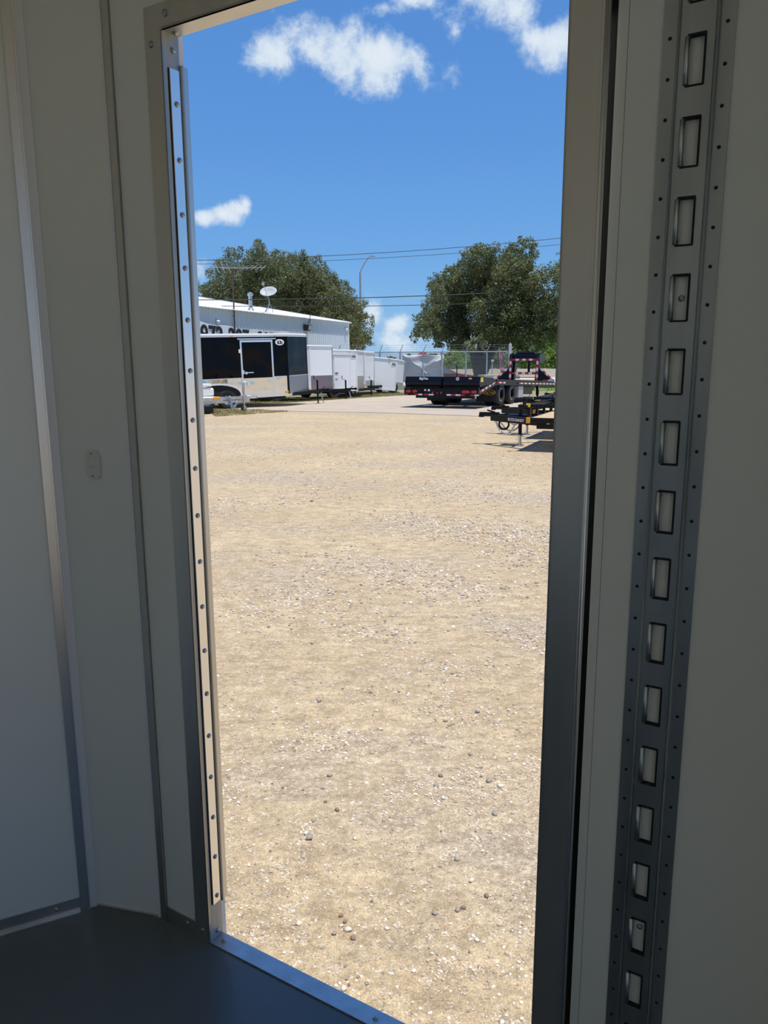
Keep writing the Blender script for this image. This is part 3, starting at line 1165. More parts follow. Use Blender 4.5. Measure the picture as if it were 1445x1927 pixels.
def sag(p, q, d, n=8):
    p, q = Vector(p), Vector(q)
    return [p.lerp(q, k / n) - Vector((0, 0, d * 4 * (k / n) * (1 - k / n))) for k in range(n + 1)]


def a_frame(t, v, w, zb, p, jx, m=M_blacksteel, crank=True, foot=True, coup=.32):
    """tongue under the nose, with coupler, jack and chains; v nose position, jx jack ahead of the nose"""
    zt = zb + .03
    tip = v + jx + .22
    b = MB()
    b.bar((v - 1.3, -w * .42, zt), (tip, -0.03, zt), .06, .12)
    b.bar((v - 1.3, w * .42, zt), (tip, 0.03, zt), .06, .12)
    b.bar((v - .25, -.36, zt), (v - .25, .36, zt), .05, .1)
    tg = b.build('tongue', m, t)
    b = MB()
    b.prism([(tip - .16, -.07), (tip + coup - .12, -.045), (tip + coup, -.05), (tip + coup + .03, 0), (tip + coup, .05), (tip + coup - .12, .045), (tip - .16, .07)], zt + .01, zt + .09)
    b.lathe([(.0, .02), (.045, 0.01), (.055, -.03), (.05, -.06)], (tip + coup - .03, 0, zt + .05), 'z', 12)
    b.bar((tip + .02, 0, zt + .09), (tip + .15, 0, zt + .17), .02, .025)
    b.build('coupler', m, tg)
    x = v + jx
    gz = -x * math.tan(p) + .015
    b = MB()
    b.cyl((x, 0, zt - .22), (x, 0, zt + .42), .038, 12)
    b.box(x - .1, x + .1, -.06, .06, zt + .055, zt + .075)
    b.cyl((x, 0, zt + .42), (x, 0, zt + .45), .045, 12)
    jk = b.build('jack', m, t)
    b = MB()
    b.cyl((x, 0, gz), (x, 0, zt - .2), .028, 10)
    b.box(x - .07, x + .07, -.07, .07, gz, gz + .015)
    b.build('jack_leg', M_blacksteel, jk)
    if crank:
        b = MB()
        b.tube([(x, 0, zt + .43), (x - .02, -.0, zt + .47), (x - .17, -.05, zt + .50), (x - .20, -.06, zt + .53)], .009, 6)
        b.cyl((x - .20, -.06, zt + .53), (x - .20, -.06, zt + .66), .016, 8)
        b.build('crank', m, jk)
    chain(tg, sag((tip - .1, -.1, zt - .05), (tip - .02, -.1, gz + .03), 0, 4) + [Vector((tip + .03, -.08, gz + .03))], M_chain, .008, .06)
    chain(tg, sag((tip - .02, .1, zt - .05), (tip + .09, .1, gz + .03), 0, 4), M_chain, .008, .06)
    return tg


def cargo_trailer(name, label, loc, h, p, w, v, zb, zs, zt, L, m_body, m_guard, m_skirt=None, wheels=((-2.6,),), rim=None, door=None, badge=True,
                  jx=.55, marker=True, tyre=None, wr=.355, group=None, m_trim=M_white_trim, tongue=True, chassis=True):
    """enclosed V-nose trailer. local x forward, y to the left, z up; the right side (-y) carries the door"""
    t = thing(name, label, 'trailer', loc, (0, -p, h), group)
    hw = w / 2
    nb = .10                                                      # blunt nose half width
    foot = [(-L, -hw), (0, -hw), (v - .06, -nb), (v, 0), (v - .06, nb), (0, hw), (-L, hw)]
    b = MB()
    b.prism(foot, zb, zt)
    body = b.build('body', m_body, t)

    def off(poly, d):
        out = []
        n = len(poly)
        for i in range(n):
            a, c, e = Vector(poly[i - 1]), Vector(poly[i]), Vector(poly[(i + 1) % n])
            n1 = Vector(((c - a).y, -(c - a).x)).normalized()
            n2 = Vector(((e - c).y, -(e - c).x)).normalized()
            nn = (n1 + n2)
            nn = nn / max(.3, nn.length_squared) * 2
            out.append((c.x + nn.x * d, c.y + nn.y * d))
        return out
    b = MB()
    b.prism(off(foot, .022), zt - .085, zt + .012)
    b.prism(off(foot, .034), zt - .022, zt + .002)
    b.build('roof_trim', m_trim, t)
    b = MB()
    b.prism([(x * .99, y * .96) for x, y in foot], zt + .01, zt + .04)
    b.build('roof', M_white_roof, t)
    b = MB()
    b.prism(off(foot, .016), zb - .03, zb + .055)
    b.build('bottom_rail', m_trim if m_skirt is None else M_alu_bright, t)
    # corner posts
    b = MB()
    b.prism([(-.05, -hw - .012), (.03, -hw - .010), (.06, -hw + .03), (-.02, -hw + .03)], zb + .055, zt - .08)
    b.build('corner_post', m_body if m_skirt else m_trim, t)
    # stone guard on both nose faces
    for s in (-1, 1):
        b = MB()
        a, c = Vector((.035, s * hw)), Vector((v - .06, s * nb))
        d = (c - a).normalized()
        n = Vector((d.y, -d.x)) * (1 if s < 0 else -1)
        q = [a + n * .001, c + n * .001, c + n * .009, a + n * .009]
        b.prism([(x.x, x.y) for x in q], zb + .055, zs)
        b.build('stone_guard', m_guard, t)
        b = MB()
        q = [a + n * .001, c + n * .001, c + n * .013, a + n * .013]
        b.prism([(x.x, x.y) for x in q], zs, zs + .035)
        b.build('guard_strip', m_trim if m_skirt is None else M_alu_bright, t)
    b = MB()
    b.prism([(v - .09, -nb - .018), (v - .05, -nb - .018), (v + .014, -.01), (v + .014, .01), (v - .05, nb + .018), (v - .09, nb + .018)], zb + .05, zt - .08)
    b.build('nose_cap', M_alu if m_skirt is None else M_black_gloss, t)
    wx = [x for x in wheels[0]]
    if m_skirt:
        # polished lower panel with an arch cut over the wheels
        b = MB()
        x0, x1 = min(wx) - .55, max(wx) + .58
        xm, rx, ry = (x0 + x1) / 2, (x1 - x0) / 2, .48
        ztop = zb + .055
        pts = [(-L, ztop), (x0, ztop)]
        pts += [(xm - rx * math.cos(PI * k / 14), ztop + (ry - .0) * math.sin(PI * k / 14) ** .8) for k in range(1, 14)]
        pts += [(x1, ztop), (-.055, ztop), (-.055, zs), (-L, zs)]
        b.prism(pts, -hw - .008, -hw, 'y')
        b.build('lower_panel', m_skirt, t)
        b = MB()
        for k in range(14):
            a0, a1 = PI * k / 14, PI * (k + 1) / 14
            P = lambda a: (xm - rx * math.cos(a), -hw - .03, ztop + ry * math.sin(a) ** .8)
            b.bar(P(a0), P(a1), .06, .05, (0, 1, 0))
        b.build('wheel_arch', M_white_trim, t)
        b = MB()
        b.box(x0 + .05, x1 - .05, -hw - .003, -hw + .02, ztop - .05, ztop + .02)
        pts = [(xm - (rx - .02) * math.cos(PI * k / 14), ztop + (ry - .02) * math.sin(PI * k / 14) ** .8) for k in range(15)]
        b.prism(pts, -hw - .005, -hw + .02, 'y')
        b.build('wheel_well', M_dark, t)
        b = MB()
        b.box(-L, -.055, -hw - .013, -hw, zs, zs + .03)
        b.build('panel_strip', M_alu_bright, t)
    for x in wx:
        for s in (-1, 1):
            yy = s * (hw - (.10 if not m_skirt else .085))
            wheel(t, x, yy, wr, rim, tyre, z=wr - x * math.tan(p), flip=s > 0)
    if chassis:
        b = MB()
        b.box(-L + .05, .1, -hw * .62, -hw * .5, zb - .14, zb - .03)
        b.box(-L + .05, .1, hw * .5, hw * .62, zb - .14, zb - .03)
        for x in wx:
            b.cyl((x, -hw + .2, wr - x * math.tan(p)), (x, hw - .2, wr - x * math.tan(p)), .05, 8)
            b.box(x - .05, x + .05, -hw * .6, -hw * .52, wr - x * math.tan(p), zb - .1)
            b.box(x - .05, x + .05, hw * .52, hw * .6, wr - x * math.tan(p), zb - .1)
        b.build('chassis', M_blacksteel, t)
    if door:
        x0, x1, z0, z1, md, mf = door
        b = MB()
        b.box(x0 + .05, x1 - .05, -hw - .022, -hw - .001, z0 + .05, z1 - .05)
        dp = b.build('door', md, t)
        b = MB()
        b.box(x0, x0 + .07, -hw - .03, -hw, z0, z1)
        b.box(x1 - .07, x1, -hw - .03, -hw, z0, z1)
        b.box(x0 + .07, x1 - .07, -hw - .03, -hw, z1 - .08, z1)
        b.box(x0 + .07, x1 - .07, -hw - .03, -hw, z0, z0 + .06)
        b.box(x0 - .10, x1 + .14, -hw - .05, -hw, z1 + .02, z1 + .06)
        b.build('door_frame', mf, t)
        if m_skirt:
            b = MB()
            b.box(x0 + .07, x1 - .07, -hw - .026, -hw - .02, z0 + .06, zs)
            b.build('kick_panel', m_skirt, dp)
            b = MB()
            zl = z0 + (z1 - z0) * .42
            b.bev(x0 - .01, x0 + .12, -hw - .05, -hw - .03, zl - .06, zl + .08, .008)
            b.lathe([(0, -hw - .10), (.05, -hw - .10), (.06, -hw - .075), (.02, -hw - .06), (.02, -hw - .03)], (x0 + .17, 0, zl - .02), 'y', 14)
            b.bar((x0 + .05, -hw - .06, zl - .01), (x0 + .48, -hw - .06, zl - .01), .03, .035)
            b.build('latch', M_alu_bright, dp)
            b = MB()
            zh = z0 + (z1 - z0) * .80
            b.bev(x0 - .07, x0 + .03, -hw - .05, -hw - .02, zh - .06, zh + .07, .008)
            b.build('hasp', M_white_trim, dp)
        else:
            b = MB()
            zl = z0 + (z1 - z0) * .48
            b.bev(x0 + .06, x0 + .26, -hw - .045, -hw - .02, zl - .022, zl + .022, .006)
            b.build('handle', M_ink, dp)
            b = MB()
            b.bev(x0 + .08, x0 + .24, -hw - .03, -hw - .02, zl - .32, zl - .24, .006)
            b.build('lock_plate', M_greybox, dp)
    if badge:
        xb = -.20 if not m_skirt else -.30
        zbb = zt - (.26 if not m_skirt else .30)
        b = MB()
        b.lathe([(0, -hw - .012), (1, -hw - .012), (1, -hw)], (0, 0, 0), 'y', 20)
        b.v = [(x * .19 + xb, y, z * .115 + zbb) for x, y, z in b.v]
        bd = b.build('badge', M_white_trim, t)
        b = MB()
        b.box(xb - .10, xb - .04, -hw - .016, -hw - .011, zbb - .055, zbb + .055)
        b.box(xb + .01, xb + .05, -hw - .016, -hw - .011, zbb - .055, zbb + .055)
        b.box(xb - .10, xb + .12, -hw - .016, -hw - .011, zbb - .06, zbb - .03)
        b.prism([(xb - .03, zbb + .05), (xb, zbb + .065), (xb + .12, zbb + .01), (xb + .1, zbb - .02)], -hw - .016, -hw - .011, 'y')
        b.build('emblem', M_ink, bd)
    if marker:
        b = MB()
        b.bev(-.16, -.02, -hw - .03, -hw - .005, zb + .075, zb + .17, .01)
        b.build('marker_light', M_amber, t)
    for x in (-.5, -2.3):
        if x > -L:
            b = MB()
            b.bev(x - .06, x + .06, -hw - .045, -hw - .03, zt - .06, zt - .02, .005)
            b.build('roof_light', M_amber if marker else M_redlens, t)
    if tongue:
        a_frame(t, v, w, zb - .02, p, jx)
    return t


black = cargo_trailer('cargo_trailer', 'long gloss-black enclosed trailer with polished silver lower panel and side door', (-4.37, 31.3, 0), R(36), R(1.55), 2.37, 1.57, .45, 1.16, 2.76, 6.4,
                      M_black_gloss, M_checker, M_mirror, wheels=((-2.6, -3.42),), rim=ME_RIM_A, door=(-1.98, -.62, .52, 2.56, M_black_gloss, M_alu_bright), jx=.45)
t2 = cargo_trailer('cargo_trailer', 'white enclosed trailer with rose-tinted tread plate nose, directly behind the black one', (-3.67, 35.6, 0), R(24), R(.5), 2.1, 1.47, .40, 1.11, 2.42, 3.3,
                   M_white_gloss, M_checker_warm, wheels=((-1.55,),), jx=.62, badge=False, tyre=ME_TYRE)
t3 = cargo_trailer('cargo_trailer', 'white enclosed trailer with a white side door and black door handle', (-2.1, 38.84, 0), R(47), R(-.6), 2.18, 1.54, .36, 1.04, 2.25, 2.35,
                   M_white_gloss, M_tan_plate, wheels=((-1.5,),), door=(-1.55, -.42, .42, 2.02, M_white_gloss, M_white_trim), jx=.6)
t4 = cargo_trailer('cargo_trailer', 'narrow white enclosed trailer between the one with a side door and the tilted one', (-1.62, 41.58, 0), R(43.8), R(-.4), 1.9, 1.5, .42, .76, 2.23, 1.65,
                   M_white_gloss, M_tan_plate, wheels=((-.9,),), jx=.6, badge=False, tyre=ME_TYRE_S, rim=ME_RIM_S, wr=.30)
t5 = cargo_trailer('cargo_trailer', 'small white enclosed trailer tilted nose-down beside the chain-link fence', (.2, 43.94, .05), R(30), R(-5), 1.7, 1.0, .12, .58, 1.80, 1.75,
                   M_white_gloss, M_tan_plate, wheels=((-.1,),), badge=True, jx=.3, marker=False, tyre=ME_TYRE_S, rim=ME_RIM_S, wr=.29, tongue=False, chassis=False)

# ---- aluminium trailer whose tongue crosses in front of the black one
al = thing('utility_trailer', 'silver aluminium trailer tongue and white front box before the black trailer', 'trailer', (-4.86, 27.4, 0), (0, 0, R(27)))
b = MB()
b.bar((-3.2, -.52, .40), (.12, -.03, .42), .07, .21)
b.bar((-3.2, .52, .40), (.12, .03, .42), .07, .21)
b.box(-1.3, -1.2, -.3, .3, .34, .46)
tg = b.build('tongue', M_alu, al)
_d = (Vector((.12, -.03, .42)) - Vector((-3.2, -.52, .40))).normalized()
_n = Vector((_d.y, -_d.x, 0)).normalized()
_c = Vector((-3.2, -.52, .40)).lerp(Vector((.12, -.03, .42)), .805) + _n * .037
lettering('lettering', 'cargoprotrailers.c', .105, M_ink, tg, plane_frame(_c, _d, (0, 0, 1)), .002, .95)
b = MB()
b.prism([(.05, -.06), (.36, -.05), (.42, 0), (.36, .05), (.05, .06)], .44, .52)
b.bar((.16, 0, .52), (.34, 0, .56), .03, .03)
b.bev(-.22, .16, -.08, .08, .525, .54, .004)
b.build('coupler', M_alu_bright, tg)
b = MB()
b.cyl((-.10, -.12, .28), (-.10, -.12, .98), .036, 12)
b.box(-.2, 0, -.15, -.06, .52, .56)
b.tube([(-.10, -.12, .98), (-.10, -.12, 1.02), (.03, -.12, 1.02)], .011, 6)
b.cyl((.03, -.12, .90), (.03, -.12, 1.03), .016, 8)
jk = b.build('jack', M_chain, al)
b = MB()
b.cyl((-.10, -.12, .12), (-.10, -.12, .3), .026, 10)
b.box(-.13, -.05, -.165, -.155, .06, .2)
b.box(-.13, -.05, -.085, -.075, .06, .2)
b.build('jack_leg', M_chain, jk)
b = MB()
b.lathe([(.03, -.035), (.09, -.035), (.10, -.02), (.10, .02), (.09, .035), (.03, .035)], (-.12, -.12, .10), 'y', 18, True)
cw = b.build('jack_wheel', M_tyre, jk)
chain(tg, sag((-.75, -.2, .54), (-.62, -.22, .53), .10, 4) + sag((-.62, -.22, .50), (-.40, -.2, .34), .28, 8) + sag((-.40, -.2, .34), (-.66, -.21, .42), .2, 8) + sag((-.66, -.21, .52), (-.55, -.22, .2), .0, 5), M_bluechain, .013, .075)
chain(tg, sag((-.64, -.19, .54), (-.58, -.23, .12), .04, 6), M_bluechain, .013, .075)
b = MB()
b.bev(-5.6, -1.32, -1.1, 1.1, .42, .56, .015)
b.build('deck_frame', M_alu, al)
b = MB()
b.bev(-4.6, -1.39, -1.04, -.4, .60, .86, .04)
b.bev(-4.6, -1.47, -1.06, -.3, .905, 1.0, .015)
b.bev(-4.6, -1.37, -1.07, -.98, .47, .58, .012)
b.build('front_box', M_white_gloss, al)
b = MB()
b.bev(-1.45, -1.22, -1.125, -.92, .47, .57, .01)
b.build('marker_light', M_amber, al)
for s in (-1, 1):
    wheel(al, -4.2, s * 1.02, .30, ME_RIM_S, ME_TYRE_S, flip=s > 0)
b = MB()
b.bev(-.30, .30, -.16, .16, 0, .21, .012)
tag(b.build('timber_block', M_timber_dark), 'dark timber block lying on dry grass at the left door jamb', 'timber block')
bpy.data.objects['timber_block'].location = (-6.02, 26.0, 0.0)
bpy.data.objects['timber_block'].rotation_euler = (0, 0, R(8))

# ---- gooseneck trailer
gn = thing('gooseneck_trailer', 'big black gooseneck flatbed with red and white tape, dual wheels and folded ramps', 'trailer', (3.30, 30.75, 0), (0, R(1.7), R(62.8)))
GW, ZD = 1.45, .99


def tape(name, p, q, n, wd, out, parent, th=.006, start=0):
    """alternating red and white reflective tape from p to q on a face whose normal is out"""
    b = MB()
    p, q = Vector(p), Vector(q)
    for k in range(n):
        b.cur = (k + start) % 2
        a, c = p.lerp(q, k / n), p.lerp(q, (k + 1) / n)
        b.bar(a, c, wd, th, out)
    return b.build(name, [M_redtape, M_whitetape], parent)


b = MB()
b.box(-.75, 7.55, -GW, -GW + .1, ZD - .20, ZD)
b.box(-.75, 7.55, GW - .1, GW, ZD - .20, ZD)
b.box(7.45, 7.55, -GW, GW, ZD - .20, ZD)
b.box(-.75, 7.55, -.5, -.38, ZD - .42, ZD - .04)
b.box(-.75, 7.55, .38, .5, ZD - .42, ZD - .04)
for x in np.arange(-.5, 7.4, .75):
    b.box(x, x + .07, -GW + .1, GW - .1, ZD - .14, ZD - .04)
b.box(-.75, 7.57, -GW - .03, -GW, ZD - .05, ZD + .015)
b.box(-.75, 7.57, GW, GW + .03, ZD - .05, ZD + .015)
gfr = b.build('frame', M_blacksteel, gn)
for k in range(12):
    y0 = -GW + .1 + k * (2 * GW - .2) / 12
    b = MB()
    b.box(-.7, 7.45, y0 + .006, y0 + (2 * GW - .2) / 12 - .006, ZD - .04, ZD + .005)
    b.build('deck_plank', M_wood_old, gn)
tape('reflective_tape', (1.95, -GW - .032, ZD - .11), (7.55, -GW - .032, ZD - .11), 20, .055, (0, -1, 0), gfr)
tape('reflective_tape', (-.7, -GW - .032, ZD - .10), (.25, -GW - .032, ZD - .10), 4, .055, (0, -1, 0), gfr)
# dovetail
b = MB()
for s in (-1, 1):
    y = s * (GW - .05)
    b.prism([(-.75, ZD - .20), (-.75, ZD), (-2.55, .60), (-2.55, .42)], y - .05, y + .05, 'y')
    y = s * .44
    b.prism([(-.75, ZD - .3), (-.75, ZD - .05), (-2.55, .58), (-2.55, .42)], y - .05, y + .05, 'y')
for x in np.arange(-2.3, -.8, .35):
    z = .60 + (x + 2.55) / 1.8 * (ZD - .60)
    b.box(x, x + .08, -GW + .1, GW - .1, z - .1, z - .03)
dov = b.build('dovetail', M_blacksteel, gn)
tape('reflective_tape', (-2.5, -GW - .006, .54), (-.78, -GW - .006, ZD - .08), 9, .06, (0, -1, 0), dov)
b = MB()
b.prism([(-2.6, -GW - .012), (-.7, -GW - .012), (-.7, -GW + .05), (-2.6, -GW + .05)], .0, .01)
b.v = [(x, y, .605 + z + (x + 2.55) / 1.8 * (ZD - .60)) for x, y, z in b.v]
b.build('rub_rail', M_navysteel, dov)
# rear bumper with lamps
b = MB()
b.box(-2.68, -2.55, -GW - .02, GW + .02, .40, .66)
b.box(-2.66, -2.52, -GW + .15, GW - .45, .30, .40)
bump = b.build('rear_bumper', M_blacksteel, gn)
for (y, yw) in ((1.30, .13), (1.04, .13), (-.98, .2), (-1.29, .14)):
    b = MB()
    b.lathe([(0, -.02), (.75, -.018), (1, 0)], (0, 0, 0), 'x', 16)
    b.v = [(-2.69 + x, y + yy * yw * .8, .535 + z * .055) for x, yy, z in b.v]
    b.build('tail_lamp', M_redlens, bump)
for y in (.32, .12, -.02):
    b = MB()
    b.lathe([(0, -.02), (.04, 0)], (-2.685, y, .50), 'x', 10)
    b.build('identification_lamp', M_redlens, bump)
b = MB()
b.box(-2.70, -2.682, .42, .50, .55, .62)
b.box(-2.70, -2.682, .58, .64, .56, .62)
b.build('plate_lamp', M_whitetape, bump)
for (a, c, n, st) in ((1.43, 1.33, 1, 0), (1.05, .72, 2, 0), (.66, .28, 2, 0), (-.24, -.95, 4, 1), (-1.16, -1.47, 2, 0)):
    tape('reflective_tape', (-2.684, a, .425), (-2.684, c, .425), n, .055, (-1, 0, 0), bump, start=st)
# folded ramps standing on the tail
for s in (1, -1):
    b = MB()
    y0, y1 = (.02, GW + .02) if s > 0 else (-GW - .02, -.06)
    b.prism([(-2.55, .70), (-2.62, .86), (-2.55, 1.08), (-1.25, 1.06), (-1.0, .98), (-1.0, .90)], y0, y1, 'y')
    rp = b.build('ramp', M_navysteel, gn)
    b = MB()
    b.box(-2.60, -2.54, y0 + .02, y1 - .02, .665, .70)
    for k in range(5):
        yy = y0 + .12 + k * (y1 - y0 - .24) / 4
        b.bar((-2.66, yy, .66), (-2.70, yy - .06 * s, .45), .028, .028)
    b.cyl((-2.63, y0 + .02, .70), (-2.63, y1 - .02, .70), .022, 8)
    b.build('ramp_bar', M_blacksteel, rp)
    if s > 0:
        lettering('lettering', 'BigTex', .115, M_greytext, rp, plane_frame((-2.602, .72, 1.005), (0, -1, 0), (.32, 0, 1)), .004, 1.1, .004)
    else:
        b = MB()
        b.lathe([(0, -.012), (.06, -.012), (.06, 0)], (-2.598, -.62, 1.0), 'x', 16)
        b.build('decal', M_whitetape, rp)
        b = MB()
        b.lathe([(0, -.014), (.03, -.014), (.03, 0)], (-2.60, -.62, 1.0), 'x', 12)
        b.build('decal_centre', M_redtape, rp)
        b = MB()
        b.prism([(-2.52, .90), (-2.22, .90), (-2.28, 1.06), (-2.46, 1.06)], y0 - .006, y0, 'y')
        b.build('warning_sticker', M_yellow, rp)
        b = MB()
        b.prism([(-1.22, .86), (-1.10, .86), (-1.12, .98), (-1.2, .98)], -.004, 0, 'y')
        b.v = [(-2.575 + y, -1.10 - (x + 1.16) * 1.3, z + .06) for x, y, z in b.v]
        b.build('warning_sticker', M_yellow, rp)
# wheels: two axles of duals
ME_TYRE_D = tyre_mesh(.43, .26, .235, 32)


def dual_rim():
    b = MB()
    h = .125
    b.lathe([(.24, -h * .8), (.222, -h * .75), (.21, -h * .2), (.215, h * .75)], (0, 0, 0), 'y', 28)
    b.lathe([(.215, h * .55), (.10, h * .55), (.10, -h * .3), (0, -h * .3)], (0, 0, 0), 'y', 24)
    return b.mesh('rim', M_blacksteel)


ME_RIM_D = dual_rim()
b = MB()
b.lathe([(.245, -.112), (.222, -.118), (.222, -.108), (.24, -.10)], (0, 0, 0), 'y', 28, True)
ME_RING = b.mesh('rim_edge', M_rim_alu)
for ax in (0, 1.34):
    for s in (-1, 1):
        for yy in (1.30, .98):
            w_ = wheel(gn, ax, s * yy, .43, ME_RIM_D, ME_TYRE_D, z=.43 + ax * math.tan(R(1.7)), flip=s > 0)
            if yy > 1.1:
                inst('rim_edge', ME_RING, w_)
b = MB()
for ax in (0, 1.34):
    b.cyl((ax, -1, .40), (ax, 1, .40), .06, 10)
    b.box(ax - .06, ax + .06, -.52, -.38, .40, ZD - .4)
    b.box(ax - .06, ax + .06, .38, .52, .40, ZD - .4)
b.build('axle', M_blacksteel, gn)
for s in (-1, 1):
    b = MB()
    y0, y1 = (-GW, -.62) if s < 0 else (.62, GW)
    b.box(-.62, -.60, y0, y1, .17, ZD - .2)
    mf = b.build('mud_flap', M_tyre, gn)
    b = MB()
    b.lathe([(.86, 0), (1, 0), (1, -.006), (.86, -.006)], (0, 0, 0), 'x', 28, True)
    b.v = [(-.622 + x, (y0 + y1) / 2 + (-.10 if s < 0 else .10) + yy * .27, .52 + z * .105) for x, yy, z in b.v]
    b.build('emblem_ring', M_gold, mf)
    lettering('lettering', 'BigTex', .15, M_gold, mf, plane_frame((-.624, (y0 + y1) / 2 + (-.10 if s < 0 else .10), .52), (0, -1, 0), (0, 0, 1)), .003, .95, .002)
b = MB()
b.bev(2.15, 2.8, -GW + .02, -.7, .30, ZD - .22, .015)
b.build('tool_box', M_greybox, gn)
b = MB()
b.bev(3.1, 5.6, -1.0, 1.0, .42, ZD - .22, .02)
b.build('storage_tray', M_blacksteel, gn)
# landing jack
for s in (-1, 1):
    b = MB()
    b.box(6.3, 6.42, s * 1.02 - .06, s * 1.02 + .06, .38, ZD - .2)
    lg = b.build('landing_jack', M_blacksteel, gn)
    b = MB()
    b.box(6.32, 6.40, s * 1.02 - .04, s * 1.02 + .04, .20, .40)
    b.box(6.22, 6.5, s * 1.02 - .12, s * 1.02 + .12, .185, .205)
    b.build('jack_foot', M_blacksteel, lg)
    tape('reflective_tape', (6.3, s * 1.02 - .066, .38), (6.3, s * 1.02 - .066, .78), 2, .07, (0, -1, 0), lg)
# upright frame, gussets and neck
UX, UY, UZ = 7.40, .66, 2.08
b = MB()
for s in (-1, 1):
    b.box(UX, UX + .14, s * UY - .07, s * UY + .07, ZD, UZ)
b.box(UX, UX + .14, -UY, UY, UZ - .13, UZ)
b.box(UX, UX + .10, -UY, UY, 1.32, 1.43)
b.box(UX, UX + .05, -UY, UY, 1.16, 1.19)
b.box(UX, UX + .05, -UY, UY, 1.05, 1.07)
up = b.build('upright', M_blacksteel, gn)
for s in (-1, 1):
    b = MB()
    b.prism([(s * UY, ZD + .02), (s * (GW + .03), ZD + .02), (s * (GW + .03), ZD + .08), (s * UY, ZD + .72)], UX + .02, UX + .08, 'x')
    gs = b.build('gusset', M_navysteel, gn)
    tape('reflective_tape', (UX - .002, s * UY, ZD + .02), (UX - .002, s * UY, UZ + .02), 7, .10, (-1, 0, 0), up, .01)
    tape('reflective_tape', (UX + .015, s * (UY + .04), ZD + .70), (UX + .015, s * (GW - .02), ZD + .07), 6, .08, (-1, 0, 0), gs, .012)
    tape('reflective_tape', (UX + .015, s * (GW - .5), ZD + .06), (UX + .015, s * GW, ZD + .06), 2, .06, (-1, 0, 0), gs, .012)
tape('reflective_tape', (UX - .002, UY - .08, UZ - .07), (UX - .002, -UY + .08, UZ - .07), 7, .09, (-1, 0, 0), up, .012)
tape('reflective_tape', (UX - .002, UY - .08, 1.375), (UX - .002, -UY + .08, 1.375), 7, .09, (-1, 0, 0), up, .012)
b = MB()
for s in (-1, 1):
    y = s * UY
    b.prism([(UX - .02, UZ - .02), (UX + .12, UZ + .22), (UX + 1.05, UZ + .20), (UX + 1.05, UZ - .08), (UX + .16, UZ - .25)], y - .08, y + .08, 'y')
b.bev(UX + .12, UX + 1.0, -UY + .08, UY - .08, UZ - .02, UZ + .20, .02)
b.bev(UX + .15, UX + .9, -.45, .45, UZ + .2, UZ + .30, .03)
b.prism([(UX + .1, ZD), (UX + .35, ZD), (UX + .75, UZ), (UX + .35, UZ)], -.62, -.52, 'y')
b.prism([(UX + .1, ZD), (UX + .35, ZD), (UX + .75, UZ), (UX + .35, UZ)], .52, .62, 'y')
b.cyl((UX + .85, 0, UZ - .1), (UX + .85, 0, UZ - .75), .06, 12)
b.build('gooseneck', M_navysteel, gn)
b = MB()
b.tube(sag((UX + .05, -.45, UZ - .15), (UX + .08, .5, UZ - .16), .10, 8), .012, 5)
b.tube([(UX + .05, -.5, UZ - .16), (UX + .06, -.42, 1.62), (UX + .05, -.46, 1.43)], .010, 5)
b.build('cable', M_wire, gn)

